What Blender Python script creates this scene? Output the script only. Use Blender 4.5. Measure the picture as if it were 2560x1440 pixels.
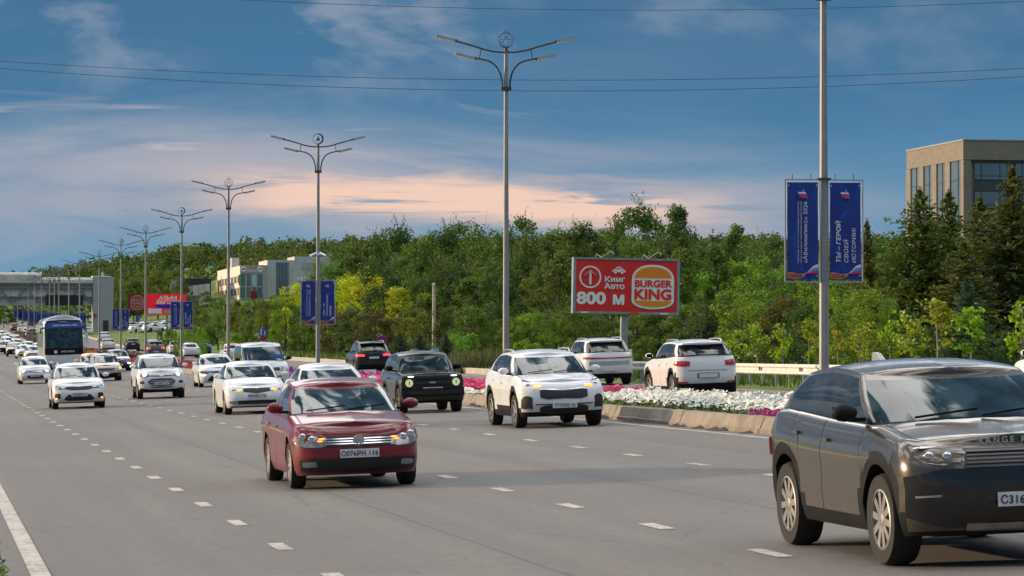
import bpy, bmesh, math, random
from math import sin, cos, pi, sqrt, asin, atan, radians
from mathutils import Vector, Matrix
RND = random.Random(7)
for o in list(bpy.data.objects): bpy.data.objects.remove(o, do_unlink=True)
SC = bpy.context.scene
COL = SC.collection

# ---------------------------------------------------------------- camera
CAM_H = 1.975; FPX = 7500.0
PITCH = math.atan((852 - 720) / FPX)
cam_d = bpy.data.cameras.new('camera'); cam = bpy.data.objects.new('camera', cam_d); COL.objects.link(cam)
cam_d.sensor_width = 36.0; cam_d.lens = 36.0 * FPX / 2560.0
cam_d.clip_start = 0.5; cam_d.clip_end = 6000
cam.location = (0, 0, CAM_H); cam.rotation_euler = (pi / 2 + PITCH, 0, 0)
SC.camera = cam

# ---------------------------------------------------------------- light
SUN_EL = radians(10.5); SUN_AL = radians(12.0)          # sun low on the left, a little ahead of the camera
sd = Vector((-cos(SUN_AL) * cos(SUN_EL), sin(SUN_AL) * cos(SUN_EL), sin(SUN_EL)))
sl = bpy.data.lights.new('sun', 'SUN'); sl.energy = 5.0; sl.angle = radians(0.6); sl.color = (1.0, 0.74, 0.46)
sun = bpy.data.objects.new('sun', sl); COL.objects.link(sun)
sun.rotation_euler = sd.to_track_quat('Z', 'Y').to_euler()

SC.view_settings.view_transform = 'Standard'
try: SC.view_settings.look = 'None'
except Exception: pass
SC.view_settings.exposure = 0.0; SC.view_settings.gamma = 1.0
SC.view_settings.use_curve_mapping = False
SC.cycles.max_bounces = 6; SC.cycles.transparent_max_bounces = 6
SC.cycles.caustics_reflective = False; SC.cycles.caustics_refractive = False
SC.cycles.sample_clamp_indirect = 4.0

# ---------------------------------------------------------------- node helpers
class NT:
    def __init__(s, tree): s.t = tree; s.n = tree.nodes; s.l = tree.links
    def add(s, typ, **kw):
        nd = s.n.new(typ)
        for k, v in kw.items(): setattr(nd, k, v)
        return nd
    def put(s, sock, v):
        if v is None: return
        if hasattr(v, 'is_output'): s.l.new(v, sock)
        else:
            try: sock.default_value = v
            except Exception:
                sock.default_value = (v[0], v[1], v[2], 1.0)
    def math(s, op, a, b=None, c=None, clamp=False):
        nd = s.add('ShaderNodeMath', operation=op); nd.use_clamp = clamp
        s.put(nd.inputs[0], a); s.put(nd.inputs[1], b); s.put(nd.inputs[2], c)
        return nd.outputs[0]
    def mix(s, f, a, b, blend='MIX'):
        nd = s.add('ShaderNodeMix', data_type='RGBA', blend_type=blend)
        s.put(nd.inputs[0], f)
        for i, v in ((6, a), (7, b)):
            if hasattr(v, 'is_output'): s.l.new(v, nd.inputs[i])
            else: nd.inputs[i].default_value = (v[0], v[1], v[2], 1.0)
        return nd.outputs[2]
    def smooth(s, v, a, b, lo=0.0, hi=1.0):
        nd = s.add('ShaderNodeMapRange', interpolation_type='SMOOTHSTEP')
        s.put(nd.inputs[0], v); nd.inputs[1].default_value = a; nd.inputs[2].default_value = b
        nd.inputs[3].default_value = lo; nd.inputs[4].default_value = hi
        return nd.outputs[0]
    def noise(s, vec, scale, detail=4.0, rough=0.55, dist=0.0):
        nd = s.add('ShaderNodeTexNoise'); s.put(nd.inputs['Vector'], vec)
        nd.inputs['Scale'].default_value = scale; nd.inputs['Detail'].default_value = detail
        nd.inputs['Roughness'].default_value = rough; nd.inputs['Distortion'].default_value = dist
        return nd.outputs['Fac']
    def scaled(s, vec, sx, sy, sz, lx=0, ly=0, lz=0):
        nd = s.add('ShaderNodeMapping'); s.put(nd.inputs[0], vec)
        nd.inputs['Scale'].default_value = (sx, sy, sz); nd.inputs['Location'].default_value = (lx, ly, lz)
        return nd.outputs[0]
    def ramp(s, f, stops):
        nd = s.add('ShaderNodeValToRGB'); s.put(nd.inputs[0], f)
        e = nd.color_ramp.elements
        while len(e) < len(stops): e.new(0.5)
        for i, (p, c) in enumerate(stops):
            e[i].position = p; e[i].color = (c[0], c[1], c[2], 1.0)
        return nd.outputs[0]

# ---------------------------------------------------------------- sky
W = bpy.data.worlds.new('World'); SC.world = W; W.use_nodes = True
wt = NT(W.node_tree); wt.n.clear()
w_out = wt.add('ShaderNodeOutputWorld'); w_bg = wt.add('ShaderNodeBackground')
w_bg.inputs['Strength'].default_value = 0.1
wt.l.new(w_bg.outputs[0], w_out.inputs[0])
sky = wt.add('ShaderNodeTexSky'); sky.sky_type = 'NISHITA'; sky.sun_disc = False
sky.sun_elevation = SUN_EL; sky.sun_rotation = math.atan2(sd.x, sd.y)
sky.altitude = 100; sky.air_density = 1.0; sky.dust_density = 1.5; sky.ozone_density = 2.0
tc = wt.add('ShaderNodeTexCoord'); D = tc.outputs['Generated']
sep = wt.add('ShaderNodeSeparateXYZ'); wt.l.new(D, sep.inputs[0])
dx, dy, dz = sep.outputs
K = 10.0
def c10(c): return (c[0] * K, c[1] * K, c[2] * K)
# the dark cloud bank low in the sky
wob = wt.noise(wt.scaled(D, 5, 5, 26), 1.0, 5.0, 0.55, 0.4)
zz = wt.math('ADD', dz, wt.math('MULTIPLY', wt.math('SUBTRACT', wob, 0.5), 0.035))
bank = wt.ramp(wt.math('MULTIPLY', zz, 6.0), [(0.0, c10((0.165, 0.335, 0.475))), (0.17, c10((0.155, 0.315, 0.46))),
               (0.36, c10((0.100, 0.250, 0.41))), (0.50, c10((0.066, 0.192, 0.345))), (0.72, c10((0.058, 0.165, 0.305))), (1.0, c10((0.085, 0.185, 0.315)))])
# slow lilac veils inside the bank
veil = wt.noise(wt.scaled(D, 7, 7, 42, 3.1, 0, 1.7), 1.0, 6.0, 0.58, 0.6)
veilm = wt.math('MULTIPLY', wt.smooth(veil, 0.47, 0.68), wt.math('MULTIPLY', wt.smooth(dz, 0.085, 0.04, 0.22, 1.0), wt.smooth(dx, 0.10, -0.05, 0.35, 1.0)))
bank = wt.mix(wt.math('MULTIPLY', veilm, 0.62), bank, c10((0.37, 0.40, 0.49)))
lv = wt.math('MULTIPLY', wt.math('MULTIPLY', wt.smooth(dx, 0.0, -0.10), wt.smooth(dz, 0.078, 0.066)), wt.math('MULTIPLY', wt.smooth(dz, 0.026, 0.046), wt.smooth(veil, 0.36, 0.62, 0.25, 0.8)))
bank = wt.mix(lv, bank, c10((0.33, 0.38, 0.47)))
# the gap lit by the low sun: a long thin band
band_n = wt.noise(wt.scaled(D, 9, 9, 95, 0.4, 0, 2.2), 1.0, 7.0, 0.6, 0.5)
bz = wt.math('ADD', 0.0462, wt.math('MULTIPLY', dx, -0.055))
bz = wt.math('ADD', bz, wt.math('MULTIPLY', wt.math('SUBTRACT', wob, 0.5), 0.012))
bd = wt.math('DIVIDE', wt.math('ABSOLUTE', wt.math('SUBTRACT', dz, bz)), 0.0085)
bm = wt.smooth(wt.math('ADD', bd, wt.math('MULTIPLY', wt.math('SUBTRACT', band_n, 0.5), -2.6)), 1.35, 0.35)
bx = wt.math('MULTIPLY', wt.smooth(dx, -0.125, -0.07), wt.smooth(dx, 0.105, 0.03))
cut = wt.noise(wt.scaled(D, 13, 13, 190, 2.4, 0, .7), 1.0, 5.0, 0.6, 0.4)
bx = wt.math('MULTIPLY', bx, wt.smooth(cut, 0.36, 0.47))
bm = wt.math('MULTIPLY', bm, bx)
bank = wt.mix(wt.math('MULTIPLY', bm, 0.95), bank, c10((0.92, 0.63, 0.50)))
# soft lilac halo round the gap
hal = wt.math('MULTIPLY', wt.smooth(bd, 3.2, 0.4), wt.math('MULTIPLY', wt.smooth(dx, -0.2, -0.06), wt.smooth(dx, 0.16, 0.02)))
bank = wt.mix(wt.math('MULTIPLY', wt.math('MULTIPLY', hal, wt.math('SUBTRACT', 1.0, bm)), wt.smooth(veil, 0.38, 0.60, 0.25, 0.75)), bank, c10((0.50, 0.46, 0.50)))
# puffs of paler cumulus higher up, growing into broken bright cloud overhead
wisp = wt.noise(wt.scaled(D, 11, 11, 120, 1.4, 0, .9), 1.0, 6.0, 0.6, 0.8)
wm_ = wt.math('MULTIPLY', wt.smooth(wisp, 0.54, 0.68), wt.math('MULTIPLY', wt.smooth(dz, 0.05, 0.066), wt.smooth(dz, 0.088, 0.072)))
bank = wt.mix(wt.math('MULTIPLY', wt.math('MULTIPLY', wm_, 0.6), wt.smooth(dx, 0.06, -0.09)), bank, c10((0.62, 0.53, 0.53)))
puff = wt.noise(wt.scaled(D, 1, 1, 1.9, 0.35, 0.1, 0.28), 17.0, 7.0, 0.55, 0.3)
pm_ = wt.math('MULTIPLY', wt.smooth(puff, 0.52, 0.66), wt.smooth(dz, 0.066, 0.105))
bank = wt.mix(wt.math('MULTIPLY', pm_, wt.smooth(dx, 0.1, -0.06, 0.22, 0.55)), bank, c10((0.36, 0.40, 0.49)))
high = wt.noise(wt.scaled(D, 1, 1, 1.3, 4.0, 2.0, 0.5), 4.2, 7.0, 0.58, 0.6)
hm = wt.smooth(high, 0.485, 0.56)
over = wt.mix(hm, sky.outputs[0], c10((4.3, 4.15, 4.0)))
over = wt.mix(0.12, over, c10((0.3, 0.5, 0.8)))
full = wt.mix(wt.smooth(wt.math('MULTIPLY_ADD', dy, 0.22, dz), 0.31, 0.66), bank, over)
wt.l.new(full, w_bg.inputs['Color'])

# ---------------------------------------------------------------- materials
MATS = {}
def pm(name, col, rough=0.6, metal=0.0, var=0.15, scale=3.0, coat=0.0, emit=None, es=0.0, bump=0.0, bscale=40.0, spec=0.5, stretch=None, ior=None):
    if name in MATS: return MATS[name]
    m = bpy.data.materials.new(name); m.use_nodes = True; nt = NT(m.node_tree)
    b = nt.n['Principled BSDF']
    tcx = nt.add('ShaderNodeTexCoord'); vec = tcx.outputs['Object']
    if stretch: vec = nt.scaled(vec, *stretch)
    if var > 0:
        nz = nt.noise(vec, scale, 5.0, 0.6)
        f = nt.smooth(nz, 0.25, 0.75)
        lo = tuple(c * (1 - var) for c in col); hi = tuple(min(1, c * (1 + var)) for c in col)
        nt.l.new(nt.mix(f, lo, hi), b.inputs['Base Color'])
        nt.l.new(nt.math('MULTIPLY_ADD', nz, 0.2 * rough, rough * 0.9), b.inputs['Roughness'])
    else:
        b.inputs['Base Color'].default_value = (*col, 1); b.inputs['Roughness'].default_value = rough
    b.inputs['Metallic'].default_value = metal
    b.inputs['Specular IOR Level'].default_value = spec
    if ior: b.inputs['IOR'].default_value = ior
    if coat: b.inputs['Coat Weight'].default_value = coat; b.inputs['Coat Roughness'].default_value = 0.06
    if emit: b.inputs['Emission Color'].default_value = (*emit, 1); b.inputs['Emission Strength'].default_value = es
    if bump:
        bn = nt.add('ShaderNodeBump'); bn.inputs['Strength'].default_value = bump; bn.inputs['Distance'].default_value = 0.02
        nt.l.new(nt.noise(vec, bscale, 4.0, 0.6), bn.inputs['Height']); nt.l.new(bn.outputs[0], b.inputs['Normal'])
    MATS[name] = m
    return m
def paint(name, col, metal=0.0, rough=0.35):
    dk = 0.5 if min(col) > .3 else 0.10
    """car paint: clear coat with a film of road dust low on the body"""
    if name in MATS: return MATS[name]
    m = bpy.data.materials.new(name); m.use_nodes = True; nt = NT(m.node_tree); b = nt.n['Principled BSDF']
    tcx = nt.add('ShaderNodeTexCoord'); sp = nt.add('ShaderNodeSeparateXYZ'); nt.l.new(tcx.outputs['Object'], sp.inputs[0])
    nz = nt.noise(tcx.outputs['Object'], 4.0, 5.0, 0.65)
    d = nt.math('MULTIPLY', nt.smooth(sp.outputs[2], 0.75, 0.2), nt.smooth(nz, 0.3, 0.7, 0.25, 0.7))
    dust = (0.30, 0.27, 0.23)
    nt.l.new(nt.mix(nt.math('MULTIPLY', d, dk), col, dust), b.inputs['Base Color'])
    nt.l.new(nt.math('MULTIPLY_ADD', d, 0.3, rough), b.inputs['Roughness'])
    b.inputs['Metallic'].default_value = metal
    b.inputs['Coat Weight'].default_value = 0.8; b.inputs['Specular IOR Level'].default_value = 0.15
    nt.l.new(nt.math('MULTIPLY_ADD', d, 0.35, 0.07), b.inputs['Coat Roughness'])
    MATS[name] = m
    return m
M_white = paint('white car paint', (0.72, 0.74, 0.76))
M_silver = paint('silver car paint', (0.46, 0.47, 0.48), 0.6, 0.3)
M_maroon = paint('maroon car paint', (0.15, 0.005, 0.011), 0.0, 0.35)
M_bronze = paint('dark bronze car paint', (0.095, 0.080, 0.064), 0.65, 0.24)
M_olive = paint('dark olive car paint', (0.030, 0.028, 0.022), 0.3, 0.35)
M_beige = paint('beige car paint', (0.43, 0.36, 0.31), 0.4, 0.3)
M_navy = paint('navy car paint', (0.02, 0.035, 0.12), 0.4, 0.3)
M_blue = paint('blue car paint', (0.02, 0.10, 0.33), 0.4, 0.3)
M_black = paint('black car paint', (0.012, 0.012, 0.014), 0.0, 0.3)
M_grey = paint('grey car paint', (0.13, 0.125, 0.12), 0.5, 0.3)
M_taxi = paint('pale yellow car paint', (0.80, 0.58, 0.28))
M_trim = pm('black plastic trim', (0.010, 0.010, 0.011), 0.6, var=0.3, spec=.15)
M_under = pm('underbody black', (0.008, 0.008, 0.008), 0.9, var=0)
M_tyre = pm('tyre rubber', (0.012, 0.0115, 0.011), 0.8, var=0.4, scale=8)
M_rim = pm('alloy rim', (0.45, 0.44, 0.42), 0.35, 0.8, var=0.2)
M_rimd = pm('steel rim dark', (0.10, 0.10, 0.10), 0.45, 0.5, var=0.2)
M_chrome = pm('chrome', (0.62, 0.64, 0.66), 0.18, 1.0, var=0)
M_mesh = pm('grille mesh', (0.012, 0.012, 0.013), 0.5, var=0.3, scale=30)
M_lens = pm('headlight lens', (0.20, 0.22, 0.235), 0.15, 0.2, var=0.15, scale=5, coat=1.0)
M_lensd = pm('dark headlight lens', (0.06, 0.065, 0.07), 0.1, 0.3, var=0.5, scale=14, coat=1.0)
M_plate = pm('number plate white', (0.62, 0.63, 0.63), 0.45, var=0.12, scale=10)
M_platei = pm('plate ink', (0.03, 0.03, 0.035), 0.6, var=0)
M_green = pm('plate green frame', (0.02, 0.25, 0.17), 0.5, var=0)
M_red = pm('tail light red', (0.42, 0.012, 0.018), 0.15, var=0.2, coat=1.0)
M_redon = pm('brake light lit', (0.7, 0.02, 0.03), 0.3, var=0, emit=(1, 0.06, 0.05), es=1.6)
M_amber = pm('amber lamp lit', (0.9, 0.5, 0.1), 0.3, var=0, emit=(1, 0.30, 0.03), es=2.3)
M_white_on = pm('white lamp lit', (0.9, 0.9, 0.9), 0.3, var=0, emit=(1, 0.98, 0.86), es=4.0)
M_warm_on = pm('warm lamp lit', (0.9, 0.9, 0.8), 0.3, var=0, emit=(1, 0.80, 0.42), es=4.0)
M_cool_on = pm('cool lamp lit', (0.9, 0.9, 0.9), 0.3, var=0, emit=(0.85, 0.96, 1.0), es=3.0)
M_green_on = pm('pale green lamp lit', (0.1, 0.13, 0.06), 0.3, var=0, emit=(0.72, 0.86, 0.42), es=0.62)
M_orange = pm('orange plastic', (0.75, 0.17, 0.02), 0.4, var=0.1)
def glass(name, col, spec=0.5, rough=0.03):
    m = bpy.data.materials.new(name); m.use_nodes = True; nt = NT(m.node_tree); b = nt.n['Principled BSDF']
    tcx = nt.add('ShaderNodeTexCoord')
    nz = nt.noise(nt.scaled(tcx.outputs['Object'], 2.2, 1.5, 3.0), 1.6, 3.0, 0.5)
    nt.l.new(nt.mix(nt.smooth(nz, 0.35, 0.65), tuple(c * 0.5 for c in col), tuple(c * 1.5 for c in col)), b.inputs['Base Color'])
    b.inputs['Roughness'].default_value = rough; b.inputs['IOR'].default_value = 1.5
    b.inputs['Specular IOR Level'].default_value = spec
    MATS[name] = m
    return m
M_wind = glass('windscreen glass', (0.020, 0.042, 0.050))
M_side = glass('tinted side glass', (0.016, 0.018, 0.020))
M_bglass = pm('building glass', (0.10, 0.145, 0.18), 0.05, var=0.25, scale=.12, spec=0.9)  # pale blue base paints a sky reflection into the panes

# ---------------------------------------------------------------- mesh helpers
class MB:
    def __init__(s): s.v = []; s.f = []; s.m = []; s.ms = []
    def mi(s, mat):
        if mat not in s.ms: s.ms.append(mat)
        return s.ms.index(mat)
    def face(s, idx, mat): s.f.append(tuple(idx)); s.m.append(s.mi(mat))
    def poly(s, pts, mat):
        b = len(s.v); s.v += [tuple(p) for p in pts]; s.face(range(b, b + len(pts)), mat)
    def box(s, c, d, mat, M=None, taper=1.0):
        hx, hy, hz = d[0] / 2, d[1] / 2, d[2] / 2
        b = len(s.v)
        for z, t in ((-hz, 1.0), (hz, taper)):
            for x, y in ((-hx, -hy), (hx, -hy), (hx, hy), (-hx, hy)):
                p = Vector((x * t, y * t, z))
                if M is not None: p = M @ p
                s.v.append((p.x + c[0], p.y + c[1], p.z + c[2]))
        for q in ((0, 3, 2, 1), (4, 5, 6, 7), (0, 1, 5, 4), (1, 2, 6, 5), (2, 3, 7, 6), (3, 0, 4, 7)):
            s.face([b + i for i in q], mat)
    def beam(s, p, q, w, mat, h=None):
        p = Vector(p); q = Vector(q); d = q - p
        R = d.to_track_quat('Z', 'Y').to_matrix()
        s.box((p + q) / 2, (w, h or w, d.length), mat, R)
    def tube(s, pts, r, mat, n=6, cap=True):
        pts = [Vector(p) for p in pts]; rs = r if isinstance(r, (list, tuple)) else [r] * len(pts)
        b = len(s.v); ref = None
        for i, p in enumerate(pts):
            d = (pts[min(i + 1, len(pts) - 1)] - pts[max(i - 1, 0)]).normalized()
            if ref is None: ref = Vector((0, 0, 1)) if abs(d.z) < 0.9 else Vector((1, 0, 0))
            a = d.cross(ref).normalized(); c = a.cross(d).normalized()
            for k in range(n):
                t = 2 * pi * k / n
                q = p + (a * cos(t) + c * sin(t)) * rs[i]; s.v.append(tuple(q))
        for i in range(len(pts) - 1):
            for k in range(n):
                s.face((b + i * n + k, b + i * n + (k + 1) % n, b + (i + 1) * n + (k + 1) % n, b + (i + 1) * n + k), mat)
        if cap:
            s.face([b + k for k in reversed(range(n))], mat); s.face([b + (len(pts) - 1) * n + k for k in range(n)], mat)
    def lathe(s, prof, mat, n=16, axis='Z', c=(0, 0, 0)):
        b = len(s.v)
        for r, h in prof:
            for k in range(n):
                t = 2 * pi * k / n
                p = (r * cos(t), r * sin(t), h) if axis == 'Z' else ((h, r * cos(t), r * sin(t)) if axis == 'X' else (r * cos(t), h, r * sin(t)))
                s.v.append((p[0] + c[0], p[1] + c[1], p[2] + c[2]))
        for i in range(len(prof) - 1):
            for k in range(n):
                s.face((b + i * n + k, b + i * n + (k + 1) % n, b + (i + 1) * n + (k + 1) % n, b + (i + 1) * n + k), mat)
        s.face([b + k for k in reversed(range(n))], mat); s.face([b + (len(prof) - 1) * n + k for k in range(n)], mat)
    def prism(s, pts, d, mat, axis='Y', off=0.0):
        """outline in XZ (axis Y) pushed from y=off to y=off+d"""
        b = len(s.v); n = len(pts)
        for k in (0, 1):
            for (x, z) in pts: s.v.append((x, off + d * k, z))
        s.face([b + i for i in range(n)], mat); s.face([b + n + i for i in reversed(range(n))], mat)
        for i in range(n):
            j = (i + 1) % n
            s.face((b + i, b + n + i, b + n + j, b + j), mat)
    def mesh(s, name, smooth=False, angle=40):
        me = bpy.data.meshes.new(name); me.from_pydata(s.v, [], s.f)
        for m in s.ms: me.materials.append(m)
        me.polygons.foreach_set('material_index', s.m)
        if smooth:
            me.polygons.foreach_set('use_smooth', [True] * len(me.polygons))
            me.update()
            try: me.set_sharp_from_angle(angle=radians(angle))
            except Exception: pass
        me.update()
        return me
    def obj(s, name, parent=None, smooth=False, angle=40, loc=None):
        return link(name, s.mesh(name, smooth, angle), parent, loc)
def link(name, data, parent=None, loc=None):
    o = bpy.data.objects.new(name, data); COL.objects.link(o)
    if parent is not None: o.parent = parent
    if loc is not None: o.location = loc
    return o
def tag(o, label, cat, group=None):
    o['label'] = label; o['category'] = cat
    if group: o['group'] = group
    return o
def thing(name, label, cat, loc=(0, 0, 0), rotz=0.0, group=None):
    o = bpy.data.objects.new(name, None); COL.objects.link(o); o.empty_display_size = 0.3
    o.location = loc; o.rotation_euler = (0, 0, rotz)
    return tag(o, label, cat, group)
def structure(o): o['kind'] = 'structure'; return o
def stuff(o): o['kind'] = 'stuff'; return o
def dup(root):
    r = root.copy(); COL.objects.link(r)
    for ch in root.children:
        c = ch.copy(); COL.objects.link(c); c.parent = r
        for g in ch.children:
            d = g.copy(); COL.objects.link(d); d.parent = c
    return r
def sm(v, a, b):
    t = max(0.0, min(1.0, (v - a) / (b - a))); return t * t * (3 - 2 * t)
def interp(x, tab):
    if x <= tab[0][0]: return tab[0][1]
    for (x0, y0), (x1, y1) in zip(tab, tab[1:]):
        if x <= x1: return y0 + (y1 - y0) * (x - x0) / (x1 - x0)
    return tab[-1][1]
TEXTS = {}
def text_mesh(s, size, mat, bold=0.0, shear=0.0, depth=0.004, align='CENTER', space=1.0):
    """lettering lying in local XZ facing -Y, baseline through the origin"""
    key = (s, size, mat.name, bold, shear, depth, align, space)
    if key in TEXTS: return TEXTS[key]
    cu = bpy.data.curves.new('lettering', 'FONT'); cu.body = s; cu.size = size; cu.align_x = align
    cu.shear = shear; cu.extrude = depth; cu.resolution_u = 3; cu.space_character = space
    o = bpy.data.objects.new('lettering', cu); COL.objects.link(o)
    dg = bpy.context.evaluated_depsgraph_get(); dg.update()
    me = bpy.data.meshes.new_from_object(o.evaluated_get(dg), depsgraph=dg)
    bpy.data.objects.remove(o, do_unlink=True)
    if bold > 0:                             # heavier strokes: the letters laid over themselves a little shifted
        src = me; nv = len(src.vertices); co = [v.co.copy() for v in src.vertices]; fs = [tuple(p.vertices) for p in src.polygons]
        V, Fc = [], []
        for k in range(7):
            a = 2 * pi * k / 6; d = bold * size if k < 6 else 0; o_ = len(V)
            V += [(c.x + d * cos(a), c.y + d * sin(a), c.z + .0005 * k) for c in co]; Fc += [tuple(i + o_ for i in f) for f in fs]
        me = bpy.data.meshes.new('lettering'); me.from_pydata(V, [], Fc)
    me.transform(Matrix.Rotation(pi / 2, 4, 'X')); me.materials.clear(); me.materials.append(mat)
    TEXTS[key] = me
    return me
def lettering(s, size, mat, parent, loc, rot=(0, 0, 0), name='lettering', **kw):
    o = link(name, text_mesh(s, size, mat, **kw), parent, loc); o.rotation_euler = rot
    return o

# ---------------------------------------------------------------- the lie of the land
TA = 0.1944; AH = math.atan(TA); CA, SA = cos(AH), sin(AH); OX = 17.2
CXS, CYS = 0.0336, 0.00217
def uv(X, Y): return (X - OX + TA * Y) * CA, -(X - OX) * SA + Y * CA
def xy(u, s): return OX + u * CA - s * SA, u * SA + s * CA
RISE = [(110, 0), (170, 0.22), (277, 0.75), (350, 1.25), (400, 1.75), (656, 7.0), (800, 10.5), (1000, 13), (4000, 15)]
def rise(Y): return sum(interp(Y + d, RISE) for d in (-40, -20, 0, 20, 40)) / 5.0
def EDGE(Y): return interp(Y, [(60, 8.1), (112, 8.4), (145, 8.8), (200, 10.2), (246, 11.3), (300, 10.6), (400, 10.0)])
def road_z(X, Y):
    u, s = uv(X, Y); uc = max(-20.0, min(14.0, u)); Xc = X + (uc - u) * CA
    return CXS * Xc + CYS * Y + rise(Y) - 0.03 * sm(Y, 200, 400) * uc
CREST = [(-1500, 760), (-200, 735), (30, 690), (150, 672), (300, 645), (430, 614), (600, 602), (860, 594), (1300, 592), (1950, 588), (2560, 590), (5000, 640)]
def land_z(X, Y):
    z = road_z(X, Y); u, s = uv(X, Y)
    if Y > 150: z += 0.085 * max(0.0, min(28.0, u - EDGE(Y) - 1.2)) * sm(Y, 170, 300)
    if Y > 560:
        px = 1280 + FPX * X / Y
        hz = CAM_H + (852 - (interp(px, CREST) + 68)) / FPX * 1180
        f = max(sm(u, 25, 70), sm(Y, 800, 920)) * sm(Y, 600, 1180)
        z = z * (1 - f) + max(z, hz) * f if Y < 1180 else (z * (1 - f) + hz * f)
    return z
def px2w(px, Y): return (px - 1280) / FPX * Y
def gp(px, py):
    """where the ray through a photograph pixel meets the road surface"""
    lo, hi = 12.0, 1500.0
    d = (px - 1280) / FPX; e = (852 - py) / FPX
    Y = 12.0
    while Y < 1500:
        if CAM_H + e * Y < road_z(d * Y, Y): break
        Y += 0.25 if Y < 150 else 1.0
    return d * Y, Y
def frame_at(X, Y, back=False):
    """matrix whose axes follow the road there: x across, y along (away), z up"""
    ex = 0.8; r = Vector((-SA, CA, 0)); n = Vector((CA, SA, 0))
    def P(dx, dy):
        q = Vector((X, Y, 0)) + n * dx + r * dy; return Vector((q.x, q.y, road_z(q.x, q.y)))
    a = (P(ex, 0) - P(-ex, 0)).normalized(); b = (P(0, 1.4) - P(0, -1.4)).normalized()
    c = a.cross(b).normalized(); b = c.cross(a)
    if back: a, b = -a, -b
    M = Matrix((a, b, c)).transposed().to_4x4(); M.translation = P(0, 0)
    return M
# ================================================================ ground, road, median
def grid_mesh(name, us, ss, zf, mat, smooth=True):
    mb = MB(); nu = len(us(ss[0]))
    for s in ss:
        for u in us(s):
            X, Y = xy(u, s); mb.v.append((X, Y, zf(X, Y, u)))
    for i in range(len(ss) - 1):
        for k in range(nu - 1):
            a = i * nu + k
            mb.face((a, a + 1, a + nu + 1, a + nu), mat)
    return mb.mesh(name, smooth, 60)
def grass_mat():
    m = bpy.data.materials.new('mown grass'); m.use_nodes = True; nt = NT(m.node_tree); b = nt.n['Principled BSDF']
    t = nt.add('ShaderNodeTexCoord').outputs['Object']
    a = nt.noise(t, 0.18, 4, 0.6); c = nt.noise(t, 6.0, 5, 0.7)
    g = nt.mix(nt.smooth(a, 0.35, 0.65), (0.075, 0.13, 0.014), (0.13, 0.20, 0.018))
    g = nt.mix(nt.smooth(c, 0.35, 0.7, 0, 0.6), g, (0.05, 0.075, 0.012))
    nt.l.new(g, b.inputs['Base Color']); b.inputs['Roughness'].default_value = 0.9
    bn = nt.add('ShaderNodeBump'); bn.inputs['Strength'].default_value = 0.8; bn.inputs['Distance'].default_value = 0.08
    nt.l.new(nt.noise(t, 9.0, 4, 0.7), bn.inputs['Height']); nt.l.new(bn.outputs[0], b.inputs['Normal'])
    return m
M_grass = grass_mat()
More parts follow.
